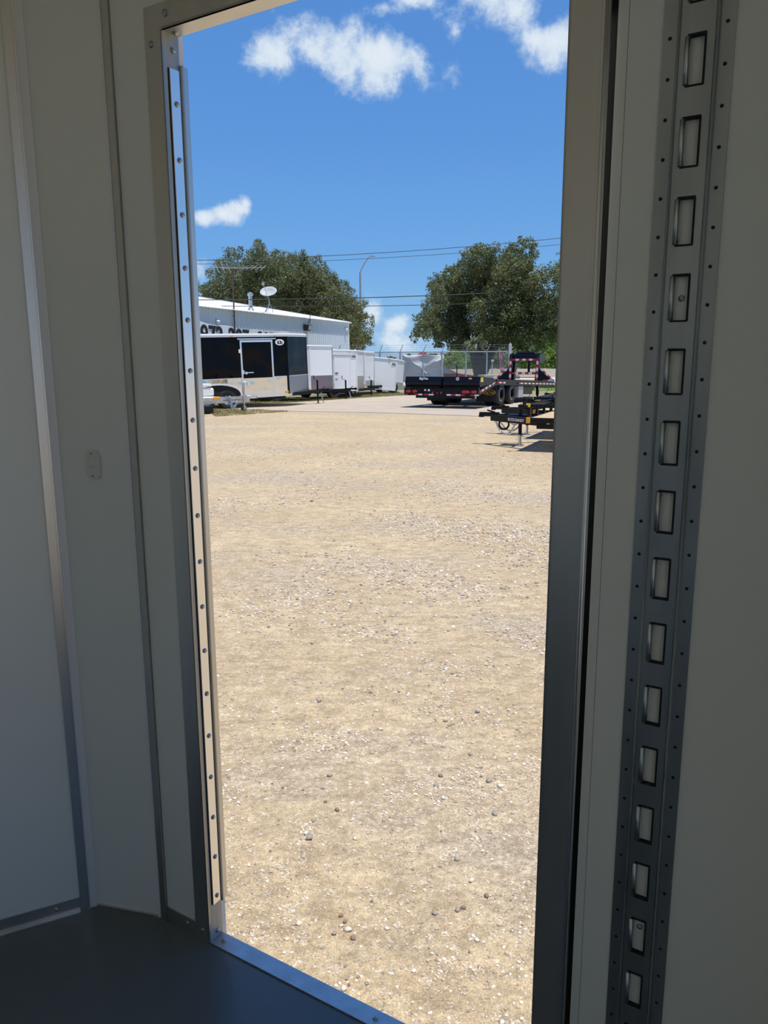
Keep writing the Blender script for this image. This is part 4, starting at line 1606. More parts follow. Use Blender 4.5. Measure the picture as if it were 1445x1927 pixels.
# ---- open utility trailers at the right, three in a row
def flatbed(label, loc, h, decal=True, pipe=False):
    """local origin at the ground below the near front corner; x forward, y left (towards the viewer is +y)"""
    t = thing('utility_trailer', label, 'trailer', (loc[0], loc[1], 0), (0, 0, h), 'black utility trailers parked side by side')
    Wd, L = 2.2, 3.9
    zd, zr = .63, .88
    b = MB()
    b.box(-L, 0, -.045, 0.0, zd - .10, zd)
    b.box(-L, 0, -Wd, -Wd + .045, zd - .10, zd)
    b.box(-.05, 0, -Wd, 0, zd - .10, zd)
    for x in np.arange(-L, -.3, .55):
        b.box(x, x + .05, -Wd + .045, -.045, zd - .10, zd - .045)
    b.box(-1.4, -.15, -.18, -.12, zd - .21, zd - .12)
    fr = b.build('frame', M_blacksteel, t)
    n = 14
    for k in range(n):
        y0 = -Wd + .05 + k * (Wd - .1) / n
        b = MB()
        b.box(-L, -.055, y0 + .003, y0 + (Wd - .1) / n - .003, zd - .045, zd - .004)
        b.build('deck_board', M_wood, t)
    b = MB()
    if pipe:
        b.cyl((-.03, .04, zr), (-.03, -Wd - .02, zr), .035, 12)
        b.cyl((-L, -.025, zr), (.02, -.025, zr), .035, 12)
        b.cyl((-L, -Wd + .02, zr), (.02, -Wd + .02, zr), .035, 12)
    else:
        b.box(-.055, .0, -Wd, 0, zr - .06, zr)
        b.box(-L, -.055, -.05, 0, zr - .065, zr)
        b.box(-L, -.055, -Wd, -Wd + .05, zr - .065, zr)
    b.build('top_rail', M_navysteel, t)
    for x in (-.055, -1.05, -2.1, -3.15, -L):
        for y in (-.055, -Wd):
            b = MB()
            b.box(x, x + .055, y, y + .055, zd - .01 if x < -.1 else zd - .12, zr - .05)
            b.build('post', M_blacksteel, t)
    for y in (-.75, -1.45):
        b = MB()
        b.box(-.05, 0, y, y + .05, zd, zr - .05)
        b.build('post', M_blacksteel, t)
    b = MB()
    b.bev(-.055, .02, -.005, .02, zd - .10, zd + .01, .006)
    b.build('reflector', M_amber, t)
    b = MB()
    b.bev(-.05, .03, -.01, .02, zr - .055, zr + .012, .006)
    b.build('reflector', M_yellow, t)
    b = MB()
    b.bar((.0, .0, zr - .05), (.16, .05, zr - .03), .05, .05)
    b.lathe([(0, .03), (.05, .02), (.05, -.04), (0, -.05)], (.12, .04, zr - .03), 'z', 10)
    b.tube([(.12, .04, zr), (.10, .05, zr + .07), (.08, .04, zr + .10)], .006, 5)
    b.build('plug_holder', M_blacksteel, t)
    # tongue
    cy = -Wd / 2
    b = MB()
    b.bar((-.3, cy - .95, .53), (0.95, cy - .05, .55), .07, .13)
    b.bar((-.3, cy + .95, .53), (0.95, cy + .05, .55), .07, .13)
    b.bar((.32, cy - .4, .55), (.32, cy + .4, .55), .06, .08)
    b.box(.2, .62, cy - .18, cy + .18, .60, .615)
    tg = b.build('tongue', M_blacksteel, t)
    b = MB()
    b.prism([(.82, cy - .07), (1.08, cy - .045), (1.20, cy - .05), (1.23, cy), (1.20, cy + .05), (1.08, cy + .045), (.82, cy + .07)], .57, .65)
    b.lathe([(0, .03), (.05, .02), (.06, -.03), (.055, -.05)], (1.18, cy, .60), 'z', 12)
    b.bar((.9, cy, .65), (1.06, cy, .69), .025, .03)
    b.build('coupler', M_blacksteel, tg)
    x = .35
    b = MB()
    b.cyl((x, cy + .12, .22), (x, cy + .12, .72), .036, 12)
    b.box(x - .03, x + .03, cy + .06, cy + .16, .59, .65)
    b.cyl((x, cy + .12, .72), (x, cy + .12, .76), .028, 10)
    jk = b.build('jack', M_blacksteel, t)
    b = MB()
    b.cyl((x, cy + .12, .01), (x, cy + .12, .24), .027, 12)
    b.box(x - .085, x + .085, cy + .04, cy + .20, .0, .012)
    b.build('jack_leg', M_chain, jk)
    if decal:
        p0, p1 = Vector((-.3, cy + .95, .53)), Vector((0.95, cy + .05, .55))
        d = (p1 - p0).normalized()
        nn = Vector((-d.y, d.x, 0)).normalized()
        if nn.y < 0:
            nn = -nn
        c = p0.lerp(p1, .50) + nn * .037
        lettering('lettering', 'BUCK\u2022DANDY', .078, M_pinkink, tg, plane_frame(c, -d, (0, 0, 1)), .002, .92, .0022)
    chain(tg, sag((.85, cy + .12, .48), (.42, cy + .22, .46), .24, 12), M_chain, .009, .06)
    chain(tg, sag((.82, cy - .10, .48), (.38, cy - .2, .46), .20, 12), M_chain, .009, .06)
    b = MB()
    ring = [Vector((.66 + .10 * math.cos(2 * PI * k / 14), cy + .2, .43 + .10 * math.sin(2 * PI * k / 14))) for k in range(15)]
    b.tube(ring, .022, 6)
    b.build('cable_coil', M_blacksteel, tg)
    for s, y in ((1, .16), (-1, -Wd - .16)):
        for xx in (-2.2,):
            wheel(t, xx, y, .355, ME_RIM_B, flip=s > 0)
        b = MB()
        b.box(-2.65, -1.75, y - .12, y + .12, .745, .765)
        b.box(-2.67, -2.65, y - .12, y + .12, .58, .765)
        b.box(-1.75, -1.73, y - .12, y + .12, .58, .765)
        b.build('fender', M_blacksteel, t)
    return t


FH = math.atan2(.385, -.92)
flatbed('nearest black utility trailer with pink lettering on its tongue and pine deck', (2.66, 14.3), FH, True)
flatbed('black utility trailer with round pipe top rail, behind the pink-lettered one', (3.24, 16.68), FH, False, True)
flatbed('third black utility trailer, mostly hidden at the right doorway edge', (4.32, 20.0), FH, False)

# ================================================================ METAL BUILDING
BP = Vector((-2.92, 65.7, 0))                 # far right corner at the eave
BD = Vector((-8.07, -19.35, 0)).normalized()   # along the long wall, towards us
BN = Vector((-BD.y, BD.x, 0))                 # to the right of BD
if BN.x < 0:
    BN = -BN                                  # out of the wall, facing the lot
EAVE, SLOPE, BL, BW = 5.0, .172, 42, 17.0
bh = math.atan2(BD.y, BD.x)
bld = thing('metal_building', 'long blue-grey metal building with ribbed walls and white roof behind the trailers', 'building', BP, (0, 0, bh))
# local: x along the wall towards us, y = into the building is -y or +y
_ly = Vector((-math.sin(bh), math.cos(bh), 0))
SO = 1 if _ly.dot(BN) > 0 else -1             # local y sign of the outward side
PW = 1.05


def rib_profile(n, w, h, gap):
    pts = []
    for k in range(n):
        x = k * w / n
        pts += [(x, 0), (x + w / n - gap * 2.2, 0), (x + w / n - gap * 1.6, h), (x + w / n - gap * .6, h)]
    pts += [(w, 0)]
    return pts


prof = rib_profile(3, PW - .004, .035, .035)
b = MB()
vs, fs = [], []
for (x, h) in prof:
    vs += [(x, SO * h, 0.0), (x, SO * h, EAVE)]
for i in range(len(prof) - 1):
    fs.append((2 * i, 2 * i + 2, 2 * i + 3, 2 * i + 1))
b.add(vs, fs)
ME_WALLP = b.mesh('wall_panel', M_build)
b = MB()
vs, fs = [], []
prof2 = rib_profile(3, PW - .004, .04, .04)
RL = math.hypot(BW, BW * SLOPE)
for (x, h) in prof2:
    vs += [(x, SO * .25, EAVE - .25 * SLOPE + h + .02), (x, -SO * BW, EAVE + BW * SLOPE + h + .02)]
for i in range(len(prof2) - 1):
    fs.append((2 * i, 2 * i + 2, 2 * i + 3, 2 * i + 1))
b.add(vs, fs)
ME_ROOFP = b.mesh('roof_panel', M_white_roof)
for k in range(int(BL / PW)):
    inst('wall_panel', ME_WALLP, bld, (k * PW, 0, 0))
    inst('roof_panel', ME_ROOFP, bld, (k * PW, 0, 0))
b = MB()
b.prism([(-SO * .04, 0), (-SO * .04, EAVE - .03), (-SO * BW, EAVE + BW * SLOPE - .03), (-SO * BW, 0)], 0.02, BL, 'x')
b.build('frame_core', M_build, bld)
b = MB()
b.box(-.08, .08, min(SO * .06, -SO * .1), max(SO * .06, -SO * .1), 0, EAVE)
b.build('corner_trim', M_white_trim, bld)
b = MB()
b.prism([(SO * .28, EAVE - .25 * SLOPE - .05), (SO * .28, EAVE - .25 * SLOPE + .09), (-SO * BW, EAVE + BW * SLOPE + .09), (-SO * BW, EAVE + BW * SLOPE - .05)], -.06, .04, 'x')
b.build('rake_trim', M_white_trim, bld)
b = MB()
b.box(0, BL, min(SO * .06, 0), max(SO * .06, 0), EAVE - .06, EAVE - .005)
b.build('eave_trim', M_build, bld)


def wall_s(px):
    """distance along the long wall whose line is seen at picture column px (design-time sketch values only)"""
    k = (px - 722.5) / 1473.6
    return (BP.x - k * BP.y) / (k * BD.y - BD.x)


# lettered banner on the wall
s0, s1 = wall_s(536), wall_s(366)
bn = thing('banner', 'long white vinyl banner with big black phone digits on the metal building', 'banner', BP + BD * ((s0 + s1) / 2) + BN * .05, (0, R(-1.5), bh))
Lb = s1 - s0 + 1.2
b = MB()
nn = 24
vs, fs = [], []
for i in range(nn + 1):
    x = -Lb / 2 + Lb * i / nn
    sagt = .05 * math.sin(i * .9) - .16 * math.sin(PI * min(1, max(0, (i - 0) / nn)))
    for z in (2.55 + .03 * math.sin(i * 1.7), 4.06 + sagt):
        vs += [(x, SO * (.02 + .02 * math.sin(i * 1.3)), z)]
for i in range(nn):
    fs.append((2 * i, 2 * i + 2, 2 * i + 3, 2 * i + 1))
b.add(vs, fs)
b.build('vinyl', M_banner, bn)
xd = Vector((-1, 0, 0)) if SO * 1 > 0 else Vector((1, 0, 0))
# reading direction: towards the far corner is -x in local space when seen from outside
face = plane_frame((0, SO * .09, 3.03), (-1, 0, 0), (0, 0, 1))
if (face.to_3x3() @ Vector((0, 0, 1))).y * SO < 0:
    face = plane_frame((0, SO * .09, 3.03), (1, 0, 0), (0, 0, 1))
for txt, pxc in (('972', 399), ('287', 449), ('2077', 506)):
    xx = wall_s(pxc) - (s0 + s1) / 2
    F_ = face.copy()
    F_.translation = Vector((xx, SO * .05, 3.22))
    lettering('digits', txt, 1.56, M_ink, bn, F_, .012, 1.02 if txt != '2077' else .95, .03)

# roof and wall furniture
def roof_pt(px, inn):
    s = wall_s(px)
    p = BP + BD * s - BN * inn
    p.z = EAVE + inn * SLOPE + .04
    return p


p = roof_pt(505, 1.2)
vt = thing('vent_pipe', 'short galvanised vent pipe with cap on the white roof', 'vent pipe', p)
b = MB()
b.cyl((0, 0, -.05), (0, 0, .95), .13, 14)
b.build('pipe', M_vent, vt)
b = MB()
b.lathe([(.26, -.05), (.17, .12), (.14, .14)], n=16)
b.build('flashing', M_vent, vt)
b = MB()
b.lathe([(.13, .95), (.19, .97), (.19, 1.12), (.05, 1.2), (0, 1.2)], n=16)
b.build('cap', M_vent, vt)
p = roof_pt(522, .8)
ds = thing('satellite_dish', 'pale grey satellite dish on a bent mast beside the vent pipe', 'satellite dish', p)
b = MB()
b.tube([(0, 0, 0), (.32, 0, .62), (.28, 0, .95)], .04, 8)
b.tube([(.55, .1, .0), (.30, 0, .66)], .022, 6)
b.tube([(.1, .5, .05), (.30, 0, .66)], .022, 6)
b.build('mast', M_pole, ds)
b = MB()
b.smooth = True
nv = Vector((-.12, -.75, .62)).normalized()
b.lathe([(.02, 0.0), (.22, .012), (.42, .05), (.60, .115), (.62, .12), (.60, .13), (.40, .065), (.2, .03), (0.01, .02)], n=28)
Q = nv.to_track_quat('Z', 'Y').to_matrix().to_4x4()
b.v = [tuple((Matrix.Translation((.30, -.08, 1.32)) @ Q @ Matrix.Diagonal((.98, .72, 1, 1))) @ Vector(q)) for q in b.v]
b.build('dish', M_dish, ds)
b = MB()
e = Vector((.30, -.08, 1.32)) + nv * .72 + Vector((-.2, 0, .04))
b.tube([(.3, -.1, .85), (e.x, e.y, e.z)], .022, 6)
b.bev(e.x - .09, e.x + .09, e.y - .06, e.y + .06, e.z - .05, e.z + .09, .01)
b.build('feed_arm', M_pole, ds)

s = wall_s(442)
p = BP + BD * s + BN * .14
an = thing('aerial_mast', 'thin rusty television aerial mast fixed to the metal building wall', 'aerial', p)
pxm = 1500 / p.y
top = 1.62 + (685 - 507) / pxm
b = MB()
b.cyl((0, 0, 0.0), (0, 0, top), .045, 8)
b.build('mast', M_rust, an)
b = MB()
b.bar((-.6, -.1, top - .05), (2.0, .3, top + .05), .03, .03)
b.bar((-1.5, .1, top + .03), (.3, -.1, top + .02), .025, .025)
for k in range(7):
    x = .2 + k * .28
    b.bar((x - .1, -.55 + .04 * k, top - .12 - .015 * k), (x + .18, .65 - .04 * k, top + .20), .018, .018)
for k in range(3):
    b.bar((-.3 - k * .35, -.45, top + .35), (-.2 - k * .35, .4, top - .25), .018, .018)
b.build('antenna', M_fence, an)
for z in (2.2, 4.6):
    b = MB()
    b.bar((0, 0, z), tuple(-BN * .2 + Vector((0, 0, z))), .05, .05)
    b.build('bracket', M_rust, an)

s = wall_s(577)
p = BP + BD * s + BN * .06
p.z = 1.62 + (685 - 617) / (1500 / p.y)
fl = thing('floodlight', 'dark box floodlight on the blue-grey wall under the eave', 'floodlight', p, (0, 0, bh + (0 if SO < 0 else PI)))
b = MB()
b.prism([(0, -.22), (-.34, -.16), (-.42, .16), (0, .24)], -.34, .34, 'x')
b.build('housing', M_timber_dark, fl)
b = MB()
b.prism([(-.345, -.15), (-.365, -.15), (-.435, .14), (-.41, .14)], -.30, .30, 'x')
b.build('lens', M_dish, fl)
b = MB()
b.tube([(.2, .0, .1), (.55, .0, .5), (.75, .0, 1.0)], .022, 5)
b.tube([(.2, .0, -.1), (.72, .0, .2), (.75, .0, 1.0)], .018, 5)
b.build('cable', M_wire, fl)
for px, py, lb in ((411, 603, 'tiny white wall lamp above the banner digits'), (651, 619, 'tiny white wall lamp near the far corner of the metal building')):
    s = wall_s(px)
    p = BP + BD * s + BN * .06
    p.z = 1.62 + (685 - py) / (1500 / p.y)
    wl = thing('wall_lamp', lb, 'wall lamp', p, (0, 0, bh))
    b = MB()
    b.box(-.06, .06, -.06, .06, -.05, .10)
    b.build('base', M_vent, wl)
    b = MB()
    b.lathe([(0, -.22), (.09, -.18), (.12, -.06), (.05, 0), (0, 0)], (0, SO * .12, .02), 'z', 12)
    b.build('lamp_shade', M_white_trim, wl)

# ================================================================ FENCE, TARP, THINGS BEHIND
FY = 46.0
fn = thing('chain_link_fence', 'grey chain-link fence with barbed wire arms behind the trailers', 'fence', (0, FY, 0))
fx = lambda px: (px - 722.5) / 1447 * FY * 1.013
FT = 2.30
post_x = [fx(p) for p in (640, 679, 716, 753, 795, 829, 873, 911)]
for i, x in enumerate(post_x):
    b = MB()
    b.cyl((x, 0, 0), (x, 0, FT + .02), .048, 10)
    b.cyl((x, 0, FT + .02), (x + .17, -.14, FT + .42), .022, 8)
    b.build('post', M_fence, fn)
xe = fx(953)
b = MB()
b.bev(xe - .08, xe + .08, -.09, .09, 0, FT + .42, .01)
b.box(xe - .03, xe + .03, -.03, .03, FT + .42, FT + .5)
b.build('end_post', M_postwhite, fn)
b = MB()
b.cyl((fx(560), 0, FT), (xe, 0, FT), .032, 8)
b.build('top_rail', M_fence, fn)
b = MB()
b.cyl((fx(560), 0, .06), (xe, 0, .06), .012, 6)
b.build('bottom_wire', M_fence, fn)
for k in range(3):
    b = MB()
    b.tube([(fx(560) + i * (xe - fx(560)) / 24, -.045 * (k + 1), FT + .13 * (k + 1) + .012 * math.sin(i * 2 + k)) for i in range(25)], .0065, 4)
    b.build('barbed_wire', M_fence, fn)
# woven diamonds, far too many to take one by one
b = MB()
x0, x1, st = fx(560), xe, .105
for sgn in (1, -1):
    n = int((x1 - x0 + FT) / st)
    for k in range(n):
        xa = x0 - FT + k * st
        za, xb, zb = .06, xa + FT - .06, FT
        if xa < x0:
            za += x0 - xa
            xa = x0
        if xb > x1:
            zb -= xb - x1
            xb = x1
        if xb <= xa:
            continue
        p, q = Vector((xa, 0, za)), Vector((xb, 0, zb))
        if sgn < 0:
            p.x, q.x = x0 + x1 - p.x, x0 + x1 - q.x
        b.cyl(p, q, .0065, 3, cap=False)
b.build('chain_link', M_mesh, fn, kind='stuff')
# silver tarp hung behind the wire
b = MB()
b.smooth = True
NX, NZ = 40, 26
xa, xb = fx(757), fx(832)
vs, fs = [], []
for j in range(NZ + 1):
    for i in range(NX + 1):
        u, v = i / NX, j / NZ
        x = xa + (xb - xa) * u + .02 * math.sin(v * 9)
        drop = .10 * (4 * (u - .5) ** 2 - 1) * .6 - .04 * math.sin(u * 9)
        z = .55 + (FT - .13 + drop - .55) * v
        fold = .10 * math.exp(-((v - (1.0 - 1.1 * u * 1.15)) / .06) ** 2) + .08 * math.exp(-((v - (.2 + 1.0 * (u - .55) * 1.6)) / .07) ** 2) * (u > .5)
        y = .10 + .05 * math.sin(u * 11 + v * 3) + .03 * math.sin(v * 13 - u * 5) - fold
        vs.append((x, max(y, .012), z))
for j in range(NZ):
    for i in range(NX):
        a = j * (NX + 1) + i
        fs.append((a, a + 1, a + NX + 2, a + NX + 1))
b.add(vs, fs)
tp = b.build('tarp', M_tarp)
tag(tp, 'wrinkled silver-white tarp hung on the chain-link fence', 'tarp')
tp.location = (0, FY + .06, 0)
sol = tp.modifiers.new('thick', 'SOLIDIFY')
sol.thickness = .004

# maroon car behind the fence
cr = thing('car', 'maroon car parked behind the chain-link fence beside the tarp', 'car', (3.75, 50.2, 0), (0, 0, R(-4)))
cr.scale = (1, 1, .88)
CP = [(-2.3, .45), (-2.32, .85), (-2.2, 1.05), (-1.95, 1.55), (-1.6, 1.70), (-.2, 1.74), (.15, 1.66), (.98, 1.16), (1.3, 1.10), (2.1, .98), (2.32, .80), (2.35, .42), (1.95, .30), (-1.95, .30)]
b = MB()
b.smooth = False
n = len(CP)
vs = []
for (yy, sc_) in ((-.92, 0), (-.80, 1), (.80, 1), (.92, 0)):
    for (x, z) in CP:
        top = z > 1.2
        vs.append((x * (.985 if sc_ == 0 and top else 1), yy * (.80 if top else 1.0), z if sc_ else min(z, 1.66)))
fs = [tuple(range(n))[::-1], tuple(range(3 * n, 4 * n))]
for k in range(3):
    for i in range(n):
        fs.append((k * n + i, k * n + (i + 1) % n, (k + 1) * n + (i + 1) % n, (k + 1) * n + i))
b.add(vs, fs)
b.build('body', M_car, cr)
b = MB()
b.add([(.22, -.62, 1.645), (.96, -.74, 1.195), (.96, .74, 1.195), (.22, .62, 1.645)], [(0, 1, 2, 3)])
b.v = [(x + .012, y, z + .012) for x, y, z in b.v]
b.build('windscreen', M_glass, cr)
for s in (-1, 1):
    b = MB()
    b.add([(-1.85, s * .94, 1.12), (.86, s * .94, 1.14), (.16, s * .765, 1.60), (-1.62, s * .765, 1.62)], [(0, 1, 2, 3)])
    b.build('side_window', M_glass, cr)
    for x in (-1.45, 1.45):
        inst('wheel', ME_TYRE, cr, (x, s * .80, .345), (0, 0, 0 if s < 0 else PI), (.96, .96, .96))
    b = MB()
    b.bev(2.2, 2.36, s * .55 - .22, s * .55 + .22, .66, .80, .03)
    b.build('headlight', M_glass, cr)

# deck-over trailer with a weathered oak deck
dk = thing('deck_trailer', 'small trailer with weathered oak deck between fence and gooseneck trailer', 'trailer', (6.15, 42.6, 0), (0, 0, R(6)))
b = MB()
b.box(-.85, 1.1, -.8, -.72, .80, .97)
b.box(-.85, 1.1, .72, .8, .80, .97)
b.box(-.85, -.78, -.72, .72, .80, .97)
b.box(1.03, 1.1, -.72, .72, .80, .97)
b.box(-.7, .9, -.3, -.2, .62, .80)
b.box(-.7, .9, .2, .3, .62, .80)
b.build('frame', M_greybox, dk)
for k in range(8):
    b = MB()
    y = -.79 + k * .1975
    b.box(-.83, 1.08, y + .004, y + .192, .972, 1.01)
    b.build('deck_plank', M_wood, dk)
b = MB()
b.bev(-.35, .15, -.815, -.80, .84, .92, .004)
b.build('sign_plate', M_whitetape, dk)
for s in (-1, 1):
    wheel(dk, .1, s * .55, .355, ME_RIM_B, z=.355, flip=s > 0)
b = MB()
b.cyl((.1, -.5, .355), (.1, .5, .355), .05, 8)
b.box(.05, .15, -.3, -.2, .355, .65)
b.box(.05, .15, .2, .3, .355, .65)
b.build('axle', M_blacksteel, dk)
b = MB()
b.box(-.95, -.85, -.2, .2, .0, .82)
b.build('stand', M_blacksteel, dk)

b = MB()
b.cyl((0, 0, 0), (0, 0, 1.75), .035, 8)
b.lathe([(0, 1.86), (.08, 1.82), (.09, 1.76), (.04, 1.70)], n=10)
wp = tag(b.build('marker_post', M_postwhite), 'thin white post with round top behind the fence by the oak deck', 'post')
wp.location = (6.75, 48.5, 0)
pf = thing('feather_flag', 'limp pink flag on a leaning pole behind the fence', 'flag', (7.55, 49.5, 0), (0, R(-6), 0))
b = MB()
b.cyl((0, 0, 0), (0, 0, 2.6), .02, 6)
b.build('pole', M_fence, pf)
b = MB()
vs, fs = [], []
for k in range(9):
    z = .5 + k * .25
    w = .20 * (1 - k / 10) + .06
    vs += [(.02, 0, z), (.02 + w * .5, .07 * math.sin(k * 1.9), z - .05), (.02 + w, -.05 * math.sin(k * 1.3), z - .12)]
for k in range(8):
    for j in range(2):
        a = k * 3 + j
        fs.append((a, a + 1, a + 4, a + 3))
b.add(vs, fs)
fgo = b.build('cloth', M_pink, pf)
fgo.modifiers.new('thick', 'SOLIDIFY').thickness = .01
b = MB()
b.cyl((0, 0, 0), (0, 0, 1.5), .03, 6)
bs = tag(b.build('steel_stake', M_blacksteel), 'thin dark stake standing in front of the fence right of the tarp', 'stake')
bs.location = (4.25, 45.2, 0)

# concrete wall, road verge and far buildings
cb = thing('concrete_barrier', 'long tan concrete wall beyond the fence along the road', 'wall', (0, 73, 0), (0, 0, R(-1.2)))
for k in range(14):
    b = MB()
    x = 2 + k * 3.05
    b.prism([(-.3, 0), (.3, 0), (.3, .1), (.12, .35), (.09, 1.12), (-.09, 1.12), (-.12, .35), (-.3, .1)], x + .01, x + 3.04, 'x')
    b.build('wall_panel', M_barrier, cb)
for (nm, lb, x, y, w, d, h, rh) in (('store_building', 'distant flat store with bright red roof just above the tarp', 5.85, 118, .75, 6, 2.7, .65),
                                     ('store_building', 'distant cream store with a thin red roof edge behind the fence', 9.55, 116, .55, 6, 1.9, .35)):
    st_ = thing(nm, lb, 'building', (x, y, 0))
    b = MB()
    b.box(-w, w, -d / 2, d / 2, 0, h)
    b.build('wall', M_storewall, st_)
    b = MB()
    b.prism([(-w - .2, h), (w + .2, h), (w - .5, h + rh), (-w + .5, h + rh)], -d / 2 - .2, d / 2 + .2, 'y')
    b.build('roof', M_redroof, st_)
    b = MB()
    b.box(-w * .5, -w * .1, -d / 2 - .03, -d / 2, .8, 1.6)
    b.box(w * .1, w * .5, -d / 2 - .03, -d / 2, .8, 1.6)
    b.build('window', M_glass, st_)

# street lamp
sl_ = thing('street_lamp', 'tall grey street lamp with one curved arm against the sky', 'street lamp', (-2.75, 97.0, 0))
b = MB()
b.cyl((0, 0, 0), (0, 0, 12.5), .17, 10, .12)
b.build('pole', M_pole, sl_)
b = MB()
b.tube([(0, 0, 12.4), (.15, 0, 12.9), (.55, 0, 13.6), (.98, 0, 14.2), (1.2, 0, 14.36)], .075, 8)
b.build('arm', M_pole, sl_)
b = MB()
b.prism([(1.1, 14.30), (1.22, 14.44), (1.7, 14.40), (1.9, 14.32), (1.7, 14.26)], -.18, .18, 'y')
b.build('lamp_head', M_pole, sl_)

# overhead cables
def cable(label, pa, pb, y, r):
    """a long slack cable crossing the view at distance y through two picture heights"""
    X = lambda px: (px - 722.5) / 1473.6 * y
    Z = lambda py: 1.62 + (684.8 - py) / 1500 * y
    x0, z0, x1, z1 = X(pa[0]), Z(pa[1]), X(pb[0]), Z(pb[1])
    m = (z1 - z0) / (x1 - x0)
    b = MB()
    pts = []
    for k in range(33):
        x = -60 + k * 3.75
        pts.append((x, y, z0 + m * (x - x0) + .0012 * ((x - (x0 + x1) / 2) ** 2) - .0012 * ((x1 - x0) / 2) ** 2))
    b.tube(pts, r, 5)
    tag(b.build('power_line', M_wire), label, 'power line', 'overhead power lines')


cable('highest thin power line, climbing to the right above both trees', (562, 488.6), (877, 471), 74, .028)
cable('second thin power line, just below the highest one', (584, 496), (866, 482), 74, .022)
cable('thick black power line crossing level with the upper crown of the right tree', (666, 562.5), (802, 559), 53, .030)
cable('lowest dark power line, just under the thick one', (640, 577.5), (790, 576), 53, .022)


# ================================================================ TREES
def foliage(name, blobs, n, leaf, m, parent, seed, fill=.35):
    """leaf cards set over the surface of many boughs; blobs (x, y, z, radius)"""
    r_ = np.random.default_rng(seed)
    B = np.array(blobs, float)
    # secondary tufts on every bough
    tufts = []
    for (x, y, z, rad) in B:
        k = int(14 + rad * 16)
        d = r_.normal(size=(k, 3))
        d /= np.linalg.norm(d, axis=1)[:, None]
        rr = rad * (fill + (1.08 - fill) * r_.random(k) ** .45)
        c = np.array([x, y, z]) + d * rr[:, None] * np.array([1, 1, .88])
        s = rad * (.16 + .22 * r_.random(k))
        tufts.append(np.concatenate([c, s[:, None]], 1))
    T = np.concatenate(tufts)
    w = T[:, 3] ** 2
    idx = r_.choice(len(T), n, p=w / w.sum())
    d = r_.normal(size=(n, 3))
    d /= np.linalg.norm(d, axis=1)[:, None]
    P = T[idx, :3] + d * (T[idx, 3] * (.35 + .8 * r_.random(n) ** .6))[:, None]
    nrm = d * .8 + r_.normal(size=(n, 3)) * .6 + np.array([0, 0, .35])
    nrm /= np.linalg.norm(nrm, axis=1)[:, None]
    t = np.cross(nrm, r_.normal(size=(n, 3)))
    t /= np.linalg.norm(t, axis=1)[:, None]
    u = np.cross(nrm, t)
    L = leaf * (.6 + .8 * r_.random(n))[:, None]
    Wd = L * .45
    V = np.stack([P - t * L, P + u * Wd + nrm * L * .12, P + t * L, P - u * Wd + nrm * L * .12], 1).reshape(-1, 3)
    F = np.arange(4 * n).reshape(n, 4)
    me = raw_mesh(name, V, F, m)
    o = bpy.data.objects.new(name, me)
    COL.objects.link(o)
    o.parent = parent
    o['kind'] = 'stuff'
    return o


def limbs(parent, base, forks, r):
    """trunk and boughs that run up into the crown"""
    b = MB()
    for (pts, ra, rb) in forks:
        n = len(pts) - 1
        for i in range(n):
            b.cyl(pts[i], pts[i + 1], ra + (rb - ra) * i / n, 9, ra + (rb - ra) * (i + 1) / n)
    return b.build('trunk', M_bark, parent)


def tree(label, base, pxs, n, leaf, seed, trunk, depth, m=M_leaf, name='oak_tree', cat='tree', thick=.45, group=None):
    """pxs: bough sketch (column, row, radius) measured on the crown as seen from the lot, set at the tree's own distance and given real depth"""
    Y = base[1]
    k = Y / 1473.6
    r_ = np.random.default_rng(seed + 50)
    t = thing(name, label, cat, (base[0], Y, 0), group=group)
    bl = []
    for (px, py, pr) in pxs:
        x, z, r = (px - 722.5) * k - base[0], 1.62 + (684.8 - py) * Y / 1500, pr * k
        dy = (r_.random() - .5) * depth * 1.1
        bl.append((x, dy, z, r))
        bl.append((x * .9 + (r_.random() - .5) * r, (r_.random() - .5) * depth * 1.6, z - r * .2, r * .9))
    foliage('foliage', bl, n, leaf, m, t, seed)
    if trunk:
        limbs(t, base, trunk(k), thick)
    return t


def oak_trunk(k):
    f = [([(0, 0, -.1), (-.05, 0, .9), (-.40, .3, 2.2), (-.9, .6, 3.6), (-1.4, .8, 5.0)], .50, .08),
         ([(.12, 0, -.1), (.2, 0, .9), (.7, -.1, 2.3), (1.5, -.3, 3.8), (2.6, -.2, 5.6)], .46, .14),
         ([(0, 0, .8), (0, .2, 2.4), (.2, .6, 4.6), (.3, .4, 7.5)], .34, .10),
         ([(-.8, .5, 3.3), (-1.8, .6, 3.9), (-3.0, .5, 4.4)], .10, .03), ([(1.3, -.3, 3.4), (2.8, .4, 3.7), (4.6, .3, 4.2)], .16, .06)]
    return f


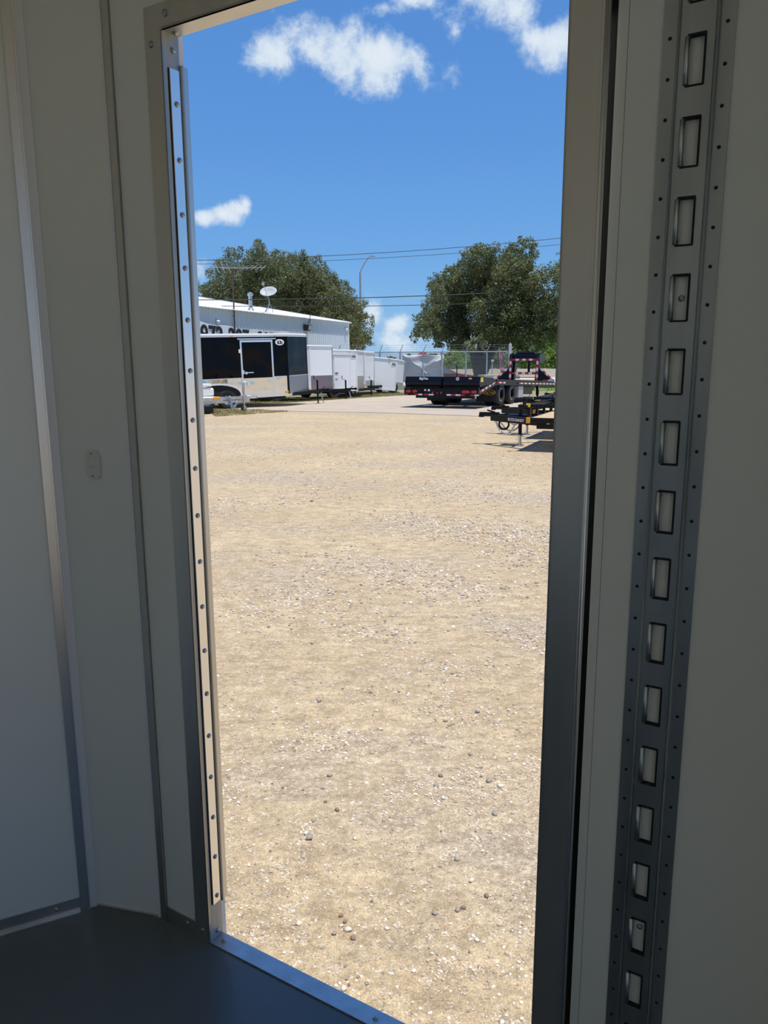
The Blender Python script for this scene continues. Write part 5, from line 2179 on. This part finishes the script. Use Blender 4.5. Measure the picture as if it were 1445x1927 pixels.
RT = [(900, 496, 34), (958, 492, 30), (930, 520, 36), (880, 535, 42), (960, 540, 46), (842, 548, 34), (1010, 556, 40), (842, 592, 42), (800, 618, 24), (815, 580, 20), (900, 590, 52), (970, 600, 50),
      (1030, 605, 40), (858, 628, 26), (930, 628, 34), (1000, 636, 34), (825, 528, 18), (905, 472, 15), (985, 473, 15), (978, 492, 20), (872, 500, 18), (1005, 510, 22), (785, 632, 12), (1052, 625, 34), (795, 600, 12),
      (830, 640, 14), (965, 476, 14), (1050, 580, 30), (885, 645, 20)]
tree('large broad oak with dark green crown at the right, behind the fence', (6.9, 56), RT, 120000, .085, 11, oak_trunk, 6.5)
RT2 = [(1058, 505, 22), (1065, 540, 30), (1075, 580, 40), (1090, 520, 40), (1120, 560, 60), (1050, 490, 10), (1110, 620, 50), (1046, 525, 12)]
tree('partly hidden oak crown at the right doorway edge', (16.5, 61), RT2, 30000, .09, 12, lambda k: [([(0, 0, -.1), (.1, 0, 2), (.3, 0, 7)], .4, .15)], 5)
LT = [(490, 505, 30), (440, 520, 26), (412, 548, 24), (465, 550, 42), (525, 540, 48), (558, 516, 32), (596, 540, 42), (632, 552, 34), (640, 580, 36), (570, 570, 44), (665, 575, 24), (687, 602, 18),
      (684, 630, 20), (668, 640, 22), (498, 488, 18), (604, 516, 20), (393, 552, 12), (452, 497, 16), (535, 490, 14), (505, 478, 10), (690, 645, 12), (655, 600, 26), (470, 485, 12), (580, 500, 18), (645, 535, 14),
      (425, 500, 10), (670, 610, 20)]
tree('large oak rising behind the white roof of the metal building', (-10.5, 84), LT, 120000, .105, 13, lambda k: [([(0, 0, -.1), (0, 0, 2.5), (-1.5, .4, 6), (-3, .5, 9)], .55, .2), ([(0, 0, 2.2), (1.2, 0, 5), (3.5, .3, 8)], .4, .15),
                                                                                                        ([(1, 0, 4.5), (4, 0, 5.5), (7, 0, 6)], .25, .1)], 9)
bushes = [('dense bright green shrub left of the oak trunk, behind the fence', 5.6, 78, [(850, 690, 22), (870, 678, 20), (890, 688, 20), (835, 694, 14), (862, 664, 10)], 7000, 21),
          ('bright green shrub below the oak, right of the fence end post', 15.0, 80, [(985, 675, 24), (1005, 665, 26), (968, 685, 16), (1000, 688, 20)], 8000, 22),
          ('tall yellow-green bush at the right doorway edge above the concrete wall', 18.5, 82, [(1035, 665, 28), (1050, 650, 26), (1065, 680, 30), (1028, 688, 16), (1040, 640, 16), (1085, 660, 30)], 9000, 23),
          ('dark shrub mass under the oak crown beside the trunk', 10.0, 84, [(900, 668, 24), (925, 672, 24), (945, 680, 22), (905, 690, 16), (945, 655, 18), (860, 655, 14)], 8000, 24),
          ('low distant tree line behind the tarp', 5.5, 140, [(770, 672, 6), (700, 676, 5), (735, 675, 5), (815, 674, 8), (845, 672, 9), (825, 678, 7)], 2500, 25)]
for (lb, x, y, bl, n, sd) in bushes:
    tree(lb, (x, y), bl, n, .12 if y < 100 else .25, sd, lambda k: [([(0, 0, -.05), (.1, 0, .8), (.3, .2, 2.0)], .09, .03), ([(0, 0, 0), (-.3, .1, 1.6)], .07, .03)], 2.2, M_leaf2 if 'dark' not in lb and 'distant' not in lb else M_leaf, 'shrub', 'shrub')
